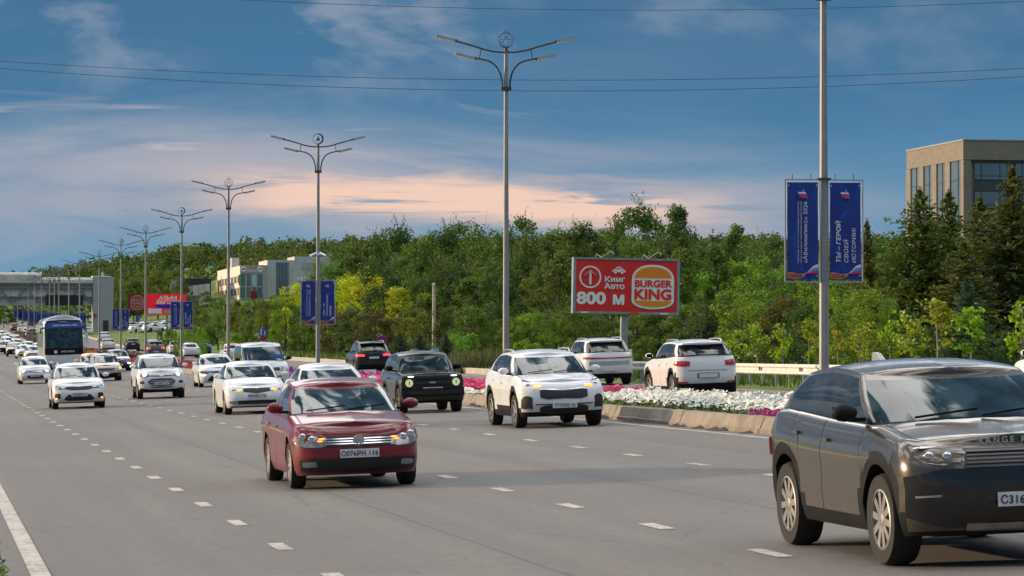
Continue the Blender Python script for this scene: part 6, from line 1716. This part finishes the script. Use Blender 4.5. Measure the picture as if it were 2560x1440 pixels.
rt, c = build_car('minisuv', M_white, 0, dict(front=[(.70, .885, .075, .062, M_white_on)]), spec, RIM5, 'mini_suv')
place(rt, *gp(402, 996), False, 'tall white mini SUV with two bright white headlights', 'car', ONC)

# white small sedan at the left
spec = dict(head=[(.50, .74, .62), (.7, .76, .60), (.9, .79, .63), (.97, .79, .68)], plate=.44, ptext='У174ОМ 16',
    front=[('grille', [(-.48, .72, .66), (0, .73, .60), (.48, .72, .66)], M_mesh, .014), ('lower_grille', [(-.52, .40, .36), (-.4, .46, .30), (0, .45, .29), (.4, .46, .30), (.52, .40, .36)], M_mesh, .014)] + chrome_slats((.70, .645), .47, .014),
    front2=[('fog_light', [(.76, .385, .31), (.82, .40, .30), (.88, .385, .31)], M_lens, .02)])
rt, c = build_car('sedan', M_white, 1, dict(front=[(.70, .685, .10, .055, M_cool_on)], left=[(.82, .35, .035, .03, M_amber)]), spec, RIMD, 'sedan')
place(rt, *gp(88, 960), False, 'white sedan with twin white headlights in front of the coach', 'car', ONC)

# white sedan mostly hidden behind the dark red one
spec = dict(plate=.5, front=[('grille', [(-.46, .72, .60), (0, .72, .60), (.46, .72, .60)], M_mesh, .012), ('lower_grille', [(-.6, .4, .27), (0, .4, .27), (.6, .4, .27)], M_mesh, .012)])
rt, c = build_car('sedan_tall', M_white, 1, {}, spec, RIM5, 'sedan')
place(rt, *gp(842, 1071), False, 'white sedan whose roof shows over the dark red sedan', 'car', ONC)

# white sedan with a warm fog lamp
spec = dict(head=[(.52, .70, .61), (.7, .735, .595), (.9, .775, .62), (.985, .79, .67)], lens=M_lensd, plate=.41, ptext='К204СВ 16',
    front=[('grille', [(-.5, .705, .66), (0, .70, .62), (.5, .705, .66)], M_mesh, .014), ('lower_grille', [(-.6, .30, .28), (-.42, .50, .26), (0, .50, .25), (.42, .50, .26), (.6, .30, .28)], M_mesh, .014)] + chrome_slats((.715,), .5, .014))
rt, c = build_car('sedan', M_white, 1, dict(left=[(.75, .545, .12, .03, M_warm_on)]), spec, RIM5, 'sedan')
place(rt, *gp(545, 967), False, 'white sedan with one long glowing warm lamp beside the median', 'car', ONC)

# white van
spec = dict(head=[(.62, .95, .78), (.8, .97, .76), (.97, .98, .80)], plate=.5, ptext='', mirror=M_trim,
    front=[('grille', [(-.58, .93, .80), (0, .92, .79), (.58, .93, .80)], M_mesh, .014), ('lower_grille', [(-.7, .46, .32), (0, .46, .31), (.7, .46, .32)], M_mesh, .014)])
rt, c = build_car('van', M_white, 1, {}, spec, RIMD, 'van')
mb = MB(); mb.box((.52, .86, 1.33), (.55, .02, .2), pm('blue plastic sheet', (.03, .17, .42), .5)); mb.obj('blue_card', rt); bpy.data.objects[-1]
place(rt, *gp(662, 977), False, 'white passenger van behind the white liftback', 'van', ONC)

# beige hatch with one amber lamp
spec = dict(head=[(.5, .70, .61), (.7, .745, .60), (.9, .79, .63), (.98, .80, .69)], plate=.46, ptext='М510АК 16',
    front=[('grille', [(-.5, .69, .62), (-.3, .70, .585), (0, .69, .58), (.3, .70, .585), (.5, .69, .62)], M_mesh, .014), ('lower_grille', [(-.92, .44, .22), (0, .42, .21), (.92, .44, .22)], M_trim, .014)],
    front2=[('fog_light', [(.74, .34, .29), (.86, .34, .29)], M_lens, .02)])
rt, c = build_car('hatch', M_beige, 1, dict(right=[(.86, .68, .09, .075, M_amber)]), spec, RIM5, 'hatchback', clad=.38)
place(rt, *gp(264, 953), False, 'beige hatchback with one bright amber lamp right of the coach', 'car', ONC)

# navy sedan
spec = dict(head=[(.5, .69, .60), (.75, .735, .59), (.97, .77, .64)], plate=.44, ptext='', front=[('grille', [(-.45, .70, .61), (0, .70, .60), (.45, .70, .61)], M_mesh, .014), ('lower_grille', [(-.7, .40, .24), (0, .40, .24), (.7, .40, .24)], M_mesh, .014)])
rt, c = build_car('sedan_tall', M_navy, 1, dict(right=[(.75, .53, .13, .05, M_warm_on)], front=[(.8, .66, .05, .03, M_lens)]), spec, RIM5, 'sedan')
place(rt, *gp(297, 928), False, 'navy blue sedan with one lit lamp near the red flowers', 'car', ONC)

# pale yellow taxi with orange roof sign
spec = dict(plate=.44, front=[('grille', [(-.45, .70, .61), (0, .70, .60), (.45, .70, .61)], M_mesh, .014)], taxisign=M_orange)
rt, c = build_car('sedan', M_taxi, 1, dict(left=[(.8, .68, .06, .04, M_warm_on)]), spec, RIMD, 'taxi')
place(rt, *gp(235, 947), False, 'pale yellow taxi with an orange roof sign beside the coach', 'taxi', ONC)

# ---- the coach
rt, c = build_car('bus', pm('pale coach paint', (.60, .64, .68), .3, coat=1.0), 1, dict(front=[(.80, .62, .14, .07, M_lens)]),
    dict(head=[(.62, .72, .52), (.97, .74, .54)], lens=M_lensd,
         front=[('windshield', [(-.955, 2.98, 1.76), (-.8, 3.0, 1.75), (0, 3.02, 1.74), (.8, 3.0, 1.75), (.955, 2.98, 1.76)], M_wind, .012),
                ('visor_panel', [(-.93, 3.44, 3.34), (-.8, 3.49, 3.35), (0, 3.53, 3.36), (.8, 3.49, 3.35), (.93, 3.44, 3.34)], M_trim, .012),
                ('banner_panel', [(-.955, 3.34, 2.98), (-.8, 3.35, 3.0), (0, 3.36, 3.02), (.8, 3.35, 3.0), (.955, 3.34, 2.98)], pm('royal blue print', (.01, .075, .33), .5), .02),
                ('black_panel', [(-.96, 1.76, 1.33), (-.8, 1.75, 1.32), (0, 1.74, 1.31), (.8, 1.75, 1.32), (.96, 1.76, 1.33)], M_trim, .012),
                ('crease', [(-.9, .80, .77), (0, .78, .75), (.9, .80, .77)], M_trim, .008), ('lower_grille', [(-.7, .52, .38), (0, .52, .38), (.7, .52, .38)], M_trim, .01)]), RIMD, 'coach')
# a second shell is not needed: the roof fairing and mirrors
mb = MB(); sphere_mb(mb, (0, .45, 3.84), (.07, .07, .07), M_orange); mb.obj('roof_lamp', rt, True)
mb = MB(); p = c.fsurf(-.97, 3.36, .03); sphere_mb(mb, p, (.07, .05, .07), M_warm_on); mb.obj('corner_lamp', rt, True)
for sg in (1, -1):
    mb = MB(); x = sg * 1.42
    mb.tube([(sg * 1.15, .25, 3.05), (sg * 1.40, .0, 3.0), (x, -.05, 2.7)], .05, M_trim, 6)
    mb.box((x, -.05, 2.25), (.26, .14, .80), MATS['pale coach paint'], taper=.8); mb.obj('mirror', rt, True, 40)
mb = MB(); mb.box((0, 0, 0), (.02, .02, .02), M_trim)
lettering('«Абилимпикс» 2026', .17, P_white, rt, (.12, c.fsurf(0, 3.13, .03)[1] - .012, 3.12), (-.10, 0, 0), bold=.012)
o = lettering('APPLEVIZOR', .155, M_plate, rt, (.22, c.fsurf(0, 1.5, .03)[1], 1.46), (0, 0, 0), bold=.02, shear=.2)
mb = MB(); y = c.fsurf(0, 1.5, .025)[1]; mb.lathe([(.07, -.01), (.11, -.012), (.11, .0), (.07, .0)], M_plate, 14, 'Y', (-.52, y, 1.51)); mb.obj('emblem', rt, True)
for side in (1, -1):
    mb = MB()
    for k in range(7):
        y0 = 1.3 + k * 1.45; mb.box((side * (1.26 * .992), y0 + .7, 2.3), (.03, 1.40, 1.0), M_side)
    mb.obj('side_window', rt)
# driver in a pale shirt and a notice, seen through the screen
place(rt, *gp(158, 938), False, 'white touring coach with a blue banner over its windscreen', 'coach', ONC)

# ---------------------------------------------------------------- cars seen from behind
RS_ = dict(front=[], plate=.5)
spec = dict(tail=[(.56, 1.05, .93), (.75, 1.08, .91), (.99, 1.07, .95)], rplate=.66, ptext='', rails=True,
    rear=[('tail_trim', [(-.62, .80, .79), (0, .81, .80), (.62, .80, .79)], M_mesh, .008), ('plate_recess', [(-.36, .73, .59), (0, .74, .59), (.36, .73, .59)], M_lens, .006),
          ('lower_trim', [(-.9, .44, .28), (0, .44, .27), (.9, .44, .28)], M_trim, .014), ('fog_strip', [(-.9, .50, .455), (-.62, .49, .455)], M_red, .016), ('fog_strip', [(.62, .49, .455), (.9, .50, .455)], M_red, .016)], spoiler=True)
rt, c = build_car('suv', M_white, 0, {}, spec, RIM5, 'suv', H=1.66, L=4.3, rr=3.75, rb=4.22, belt=[(0, .93), (.3, 1.02), (1.15, 1.12), (2.5, 1.14), (3.8, 1.20), (4.3, 1.18)], W=1.80, doors=(1.3, 2.35, 3.25))
mb = MB(); mb.tube([(0, 3.55, 1.64), (0, 3.75, 1.92)], .008, M_navy, 5); mb.obj('aerial', rt)
mb = MB(); mb.box((0, 3.96, 1.50), (.36, .03, .025), M_red); mb.obj('brake_light', rt)
place(rt, *gp(1757, 997), True, 'white SUV with red tail lights and pale roof rails passing the guardrail', 'car', DEP)

spec = dict(tail=[(.5, 1.0, .955), (.8, 1.02, .95), (.99, 1.03, .95)], tailmat=M_red, rplate=.58, ptext='',
    rear=[('light_bar', [(-.5, 1.0, .955), (0, .99, .96), (.5, 1.0, .955)], M_red, .012), ('grey_panel', [(-.8, .86, .72), (0, .86, .72), (.8, .86, .72)], M_silver, .01), ('lower_trim', [(-.9, .42, .26), (0, .42, .26), (.9, .42, .26)], M_trim, .014)], spoiler=True)
rt, c = build_car('suv', M_white, 1, {}, spec, RIM5, 'suv')
X, Y = px2w(1512, 108), 108
place(rt, X, Y, True, 'white SUV with a red light bar in front of the red billboard post', 'car', DEP)

spec = dict(tail=[(.52, 1.03, .93), (.8, 1.05, .93), (.99, 1.05, .97)], tailmat=M_redon, rplate=.86, ptext='', roofpaint=M_black, rear=[('lower_trim', [(-.9, .5, .26), (0, .5, .26), (.9, .5, .26)], M_trim, .014)], spoiler=True, rails=True)
rt, c = build_car('suv', M_black, 1, {}, spec, RIM5, 'suv')
place(rt, *gp(930, 936), True, 'black SUV with lit red tail lights below the no stopping sign', 'car', DEP)
spec = dict(head=[(.55, .95, .86), (.97, 1.0, .88)], plate=.5, front=[('grille', [(-.5, .9, .7), (.5, .9, .7)], M_mesh, .012)])
rt, c = build_car('suv', M_white, 1, {}, spec, RIM5, 'suv')
X, Y = xy(6.6, 60.5); place(rt, X, Y, True, 'white SUV at the very right edge, only its bonnet in view', 'car', DEP)

# ---------------------------------------------------------------- distant traffic: shared models, one object tree for every car
PROTO = {}
def proto(key, sh, paint_, back, **k):
    lights = k.pop('lights', {}); sp_ = k.pop('spec', {})
    rt, c = build_car(sh, paint_, 2, lights, sp_, RIM5, k.pop('name', 'car'), **k)
    PROTO[key] = [rt, False]
FG = [('grille', [(-.5, .74, .62), (0, .74, .61), (.5, .74, .62)], M_mesh, .012), ('lower_grille', [(-.6, .45, .28), (0, .45, .27), (.6, .45, .28)], M_trim, .012)]
FS = [('grille', [(-.5, .92, .72), (0, .92, .70), (.5, .92, .72)], M_mesh, .012), ('lower_grille', [(-.8, .52, .3), (0, .5, .3), (.8, .52, .3)], M_trim, .012)]
RP = dict(rplate=.72, rear=[('lower_trim', [(-.9, .42, .26), (0, .42, .26), (.9, .42, .26)], M_trim, .014)])
proto('w_sedan', 'sedan', M_white, False, spec=dict(front=FG, plate=.5), name='sedan')
proto('w_sedan_warm', 'sedan', M_white, False, spec=dict(front=FG, plate=.5), lights=dict(left=[(.75, .68, .16, .09, M_warm_on)]), name='sedan')
proto('w_suv', 'suv', M_white, False, spec=dict(front=FS, plate=.55, head=[(.55, .95, .84), (.97, 1.0, .86)]), name='suv')
proto('dark_hatch', 'crossover', M_silver, False, spec=dict(front=[('bumper', [(-.95, .82, .3), (0, .84, .3), (.95, .82, .3)], M_trim, .012)], plate=.5, head=[(.55, .9, .8), (.97, .98, .84)]), lights=dict(left=[(.9, .86, .12, .09, M_amber)]), name='crossover')
proto('gold', 'sedan', M_beige, False, spec=dict(front=FG, plate=.5), lights=dict(front=[(.72, .68, .17, .10, M_warm_on)]), name='sedan')
proto('amber', 'sedan', M_silver, False, spec=dict(front=FG, plate=.5), lights=dict(front=[(.74, .68, .16, .12, M_amber)]), name='sedan')
proto('silver', 'sedan', M_silver, False, spec=dict(front=FG, plate=.5), name='sedan')
proto('grey', 'hatch', M_grey, False, spec=dict(front=FG, plate=.5), name='hatchback')
proto('w_truck', 'suv', M_white, False, spec=dict(front=[('bumper', [(-.95, .8, .3), (0, .8, .3), (.95, .8, .3)], M_trim, .012)], plate=.5, head=[(.55, 1.0, .9), (.97, 1.03, .9)]), name='suv')
proto('b_w_sedan', 'sedan_tall', M_white, True, spec=dict(rplate=.72, tail=[(.6, .93, .88), (.99, .95, .86)], rear=[('lower_trim', [(-.9, .34, .22), (.9, .34, .22)], M_trim, .012)]), name='sedan')
proto('b_w_suv', 'crossover', M_white, True, spec=dict(rplate=.8, tail=[(.62, 1.0, .9), (.99, 1.06, .92)], rear=RP['rear'], spoiler=True), name='suv')
proto('b_black', 'suv', M_black, True, spec=dict(rplate=.95, tail=[(.66, 1.08, .95), (.99, 1.1, .97)], rear=RP['rear'], spoiler=True), name='suv')
proto('b_blue', 'crossover', M_blue, True, spec=dict(rplate=.85, tail=[(.55, 1.04, .92), (.99, 1.1, .92)], rear=RP['rear'], spoiler=True), name='suv')
proto('b_grey', 'suv', M_grey, True, spec=dict(rplate=.6, tail=[(.58, 1.02, .88), (.99, 1.04, .9)], tailmat=M_redon, rear=RP['rear'], spoiler=True), name='suv')
proto('b_taxi', 'sedan', M_white, True, spec=dict(rplate=.72, tail=[(.6, .93, .8), (.99, .95, .8)], taxisign=M_orange), name='taxi')
def far(key, px, Y, u, back, label, cat='car'):
    """Y from the size seen; u the lane"""
    pr = PROTO[key]
    rt = pr[0] if not pr[1] else dup(pr[0])
    pr[1] = True
    X = px2w(px, Y)
    if u is not None:
        s = (Y - u * SA) / CA; X, Y = xy(u, s)
    place(rt, X, Y, back, label, cat, DEP if back else ONC)
F = False; T = True
far('amber', 82, 296, None, F, 'silver sedan with two orange lamps left of the coach')
far('w_sedan_warm', 60, 318, None, F, 'white sedan with a yellow lamp, half behind the orange lit one')
far('dark_hatch', 37, 338, None, F, 'silver crossover with a black bumper and one orange lamp')
far('w_truck', -3, 362, None, F, 'white SUV with a black bumper cut by the left edge')
far('w_sedan_warm', 71, 375, None, F, 'white sedan with a yellow lamp two cars up from the orange lit one')
far('w_sedan', 97, 345, None, F, 'white sedan half hidden by the side of the coach')
far('gold', 40, 405, None, F, 'beige sedan with gold headlamps in the queue at the left')
far('w_suv', 37, 438, None, F, 'white SUV behind the beige sedan with gold headlamps')
far('w_sedan', 17, 430, None, F, 'white sedan left of the SUV in the far queue')
far('silver', 17, 470, None, F, 'silver sedan high up in the far queue')
far('w_sedan', 2, 500, None, F, 'farthest white sedan of the queue by the left edge')
far('grey', -6, 408, None, F, 'dark hatchback cut by the left edge')
far('b_taxi', 585, 238, None, T, 'white taxi with an orange roof sign behind the white van', 'taxi')
far('b_blue', 507, 322, None, T, 'bright blue crossover driving away beside the grass bank')
far('b_w_sedan', 478, 284, None, T, 'white sedan driving away with a plain pale boot')
far('b_w_suv', 443, 318, None, T, 'white crossover ahead of the white sedan driving away')
far('b_black', 415, 352, None, T, 'black SUV between white ones on the far carriageway')
far('b_grey', 389, 300, None, T, 'grey SUV with brake lights lit')
far('b_w_suv', 384, 368, None, T, 'white crossover whose roof shows above the grey braking SUV')
far('b_black', 332, 385, None, T, 'black SUV driving away alone left of the lamp post')
far('b_w_suv', 270, 388, None, T, 'white crossover driving away near the bridge tower')
far('b_w_suv', 261, 470, None, T, 'white crossover ahead, nearest to the bridge tower')
for k, (key, px, Y, lab) in enumerate((('b_w_suv', 96, 520, 'white crossover far off beside the coach roof'), ('b_black', 79, 500, 'dark SUV far off among the hedges'), ('b_w_sedan', 65, 540, 'white sedan far off among the hedges'),
        ('b_w_suv', 56, 580, 'white crossover far off under the banners'), ('b_w_sedan', 222, 545, 'white sedan at the foot of the bridge tower'), ('b_grey', 38, 600, 'grey SUV far off under the banners'))):
    far(key, px, Y, None, T, lab)
# parked cars beyond the far billboard
for k, (key, px, Y) in enumerate((('w_sedan', 372, 520), ('silver', 384, 530), ('w_suv', 396, 524), ('w_sedan_warm', 408, 516), ('grey', 421, 532), ('w_sedan', 432, 524), ('silver', 441, 540), ('b_w_suv', 352, 545), ('w_sedan', 340, 552))):
    rt = dup(PROTO[key][0]); X = px2w(px, Y)
    z = land_z(X, Y); zz = rt.matrix_world
    rt.matrix_world = Matrix.Translation((X, Y, z)) @ Matrix.Rotation(AH + 2.2, 4, 'Z')
    desc = ('white sedan', 'silver sedan', 'white SUV', 'white sedan with a yellow lamp', 'grey hatchback', 'white sedan', 'silver sedan', 'white crossover', 'white sedan')[k]
    where = ('parked at the left end of the lot under the bright red billboard', 'parked second from the left under the bright red billboard', 'parked in the lot under the bright red billboard', 'parked left of the red billboard post',
             'parked right behind the red billboard post', 'parked right of the red billboard post', 'parked at the right end of the lot', 'parked behind the blue parking sign', 'parked left of the blue parking sign')[k]
    tag(rt, desc + ' ' + where, 'car', 'cars parked beyond the billboard')
for o in list(COL.objects):
    for key in ('_L', '_fo', '_yw2'):
        if key in o: del o[key]
